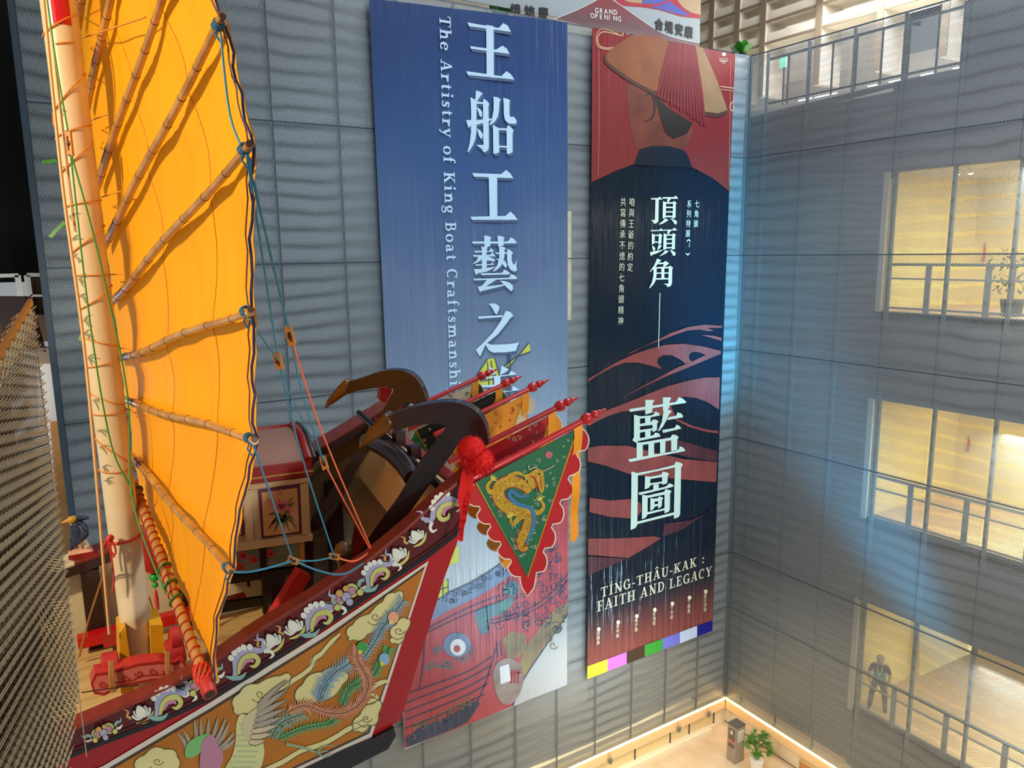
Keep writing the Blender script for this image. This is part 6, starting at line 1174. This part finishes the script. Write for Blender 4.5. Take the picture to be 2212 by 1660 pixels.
# ================================================================ person in the lowest gallery
pf = onX(1893, 1548, W+1.05); pf.z = FLR[2]; hh = 1.70
f2 = V((-pf.x, -pf.y, 0)).normalized(); s2 = V((f2.y, -f2.x, 0))            # facing the camera; s2 = its left on screen ... sideways
def pj(a, b, c): return pf+s2*a+f2*b+V((0, 0, c))                      # across, forward, up
nodes = {'pel': ((0, 0, .92), .13), 'bel': ((0, .01, 1.05), .14), 'che': ((0, 0, 1.26), .155), 'nec': ((0, .01, 1.44), .06), 'hd0': ((0, .05, 1.52), .075), 'hd1': ((0, .08, 1.60), .098), 'hd2': ((0, .07, 1.67), .07), 'nose': ((0, .185, 1.575), .014)}
edges = [('pel', 'bel'), ('bel', 'che'), ('che', 'nec'), ('nec', 'hd0'), ('hd0', 'hd1'), ('hd1', 'hd2'), ('hd1', 'nose')]
for sg, n in ((-1, 'l'), (1, 'r')):
    nodes.update({n+'hip': ((sg*.1, 0, .88), .115), n+'kne': ((sg*.17, .03, .48), .085), n+'ank': ((sg*.2, 0, .09), .065), n+'toe': ((sg*.23, .15, .04), .04), n+'sho': ((sg*.19, 0, 1.37), .075), n+'elb': ((sg*.27, -.02, 1.1), .052), n+'wri': ((sg*.24, .1, .9), .035), n+'pal': ((sg*.22, .13, .84), .034), n+'ear': ((sg*.1, .06, 1.585), .016)})
    edges += [('pel', n+'hip'), (n+'hip', n+'kne'), (n+'kne', n+'ank'), (n+'ank', n+'toe'), ('che', n+'sho'), (n+'sho', n+'elb'), (n+'elb', n+'wri'), (n+'wri', n+'pal'), ('hd1', n+'ear')]
    for k in range(4): nodes[n+'f%d' % k] = ((sg*(.20+.0*k)+sg*.016*(k-1.5), .15+.008*k, .77+.008*abs(k-1.2)), .009); edges.append((n+'pal', n+'f%d' % k))
    nodes[n+'th'] = ((sg*.17, .17, .82), .010); edges.append((n+'pal', n+'th'))
nm_ = list(nodes); me = bpy.data.meshes.new('person'); me.from_pydata([tuple(pj(*nodes[k][0])-pf) for k in nm_], [(nm_.index(a), nm_.index(b)) for a, b in edges], [])
tmp = bpy.data.objects.new('person_skeleton', me); COL.objects.link(tmp); md1 = tmp.modifiers.new('skin', 'SKIN'); 
for k, dv in zip(nm_, me.skin_vertices[0].data): dv.radius = (nodes[k][1],)*2; dv.use_root = (k == 'pel')
sbm = tmp.modifiers.new('sub', 'SUBSURF'); sbm.levels = 2; sbm.render_levels = 2
me2 = bpy.data.meshes.new_from_object(tmp.evaluated_get(bpy.context.evaluated_depsgraph_get())); bpy.data.objects.remove(tmp)
per = bpy.data.objects.new('person', me2); COL.objects.link(per); per.location = pf; ORI[per.name] = pf; tag(per, 'person in navy and green polo shirt and cap looking down behind the railing', 'person')
for mname, c in (('skin_tone', 'b98a6a'), ('polo_navy', '16142c'), ('polo_green', '1f8060'), ('trouser_grey', '2c2a2a'), ('shoe_dark', '2a2628')): me2.materials.append(M(mname, c, .7))
for po in me2.polygons:
    po.use_smooth = True; c = po.center; ax = abs(c.dot(s2)); z = c.z
    po.material_index = 4 if z < .1 else 3 if z < .93 and not (ax > .17 and z > .74 and c.dot(f2) > .02) else 0 if z > 1.43 or (ax > .2 and z < 1.17) else 2 if z < 1.22 and ax < .2 else 1 if z >= .93 else 0
hat = MB().ball(pj(0, .07, 1.66), .108, .108, .075, 14, 8); hat.mesh([pj(.09*math.cos(a), .1+.13*math.sin(a), 1.655) for a in [math.pi*i/8 for i in range(9)]]+[pj(.07*math.cos(a), .1+.1*math.sin(a), 1.67) for a in [math.pi*i/8 for i in range(9)]], [(i, i+1, i+10, i+9) for i in range(8)]); hat.build('cap', M('cap_tan', 'a89a7c', .7), per, True)
for s_ in (-1, 1): MB().tube([pj(.06*s_, .1, 1.42), pj(.05*s_, .17, 1.3), pj(.0, .17, 1.16)], .008, 5).build('lanyard', M('lanyard_mint', 'b8e0d0', .6), per)
MB().tube([pj(-.02, .162, 1.53), pj(.02, .162, 1.53)], .007, 5).build('mouth', M('lip', '8a4a40', .6), per)
for s_ in (-1, 1): MB().ball(pj(.035*s_, .165, 1.605), .011).build('eye', 'stand_black', per)
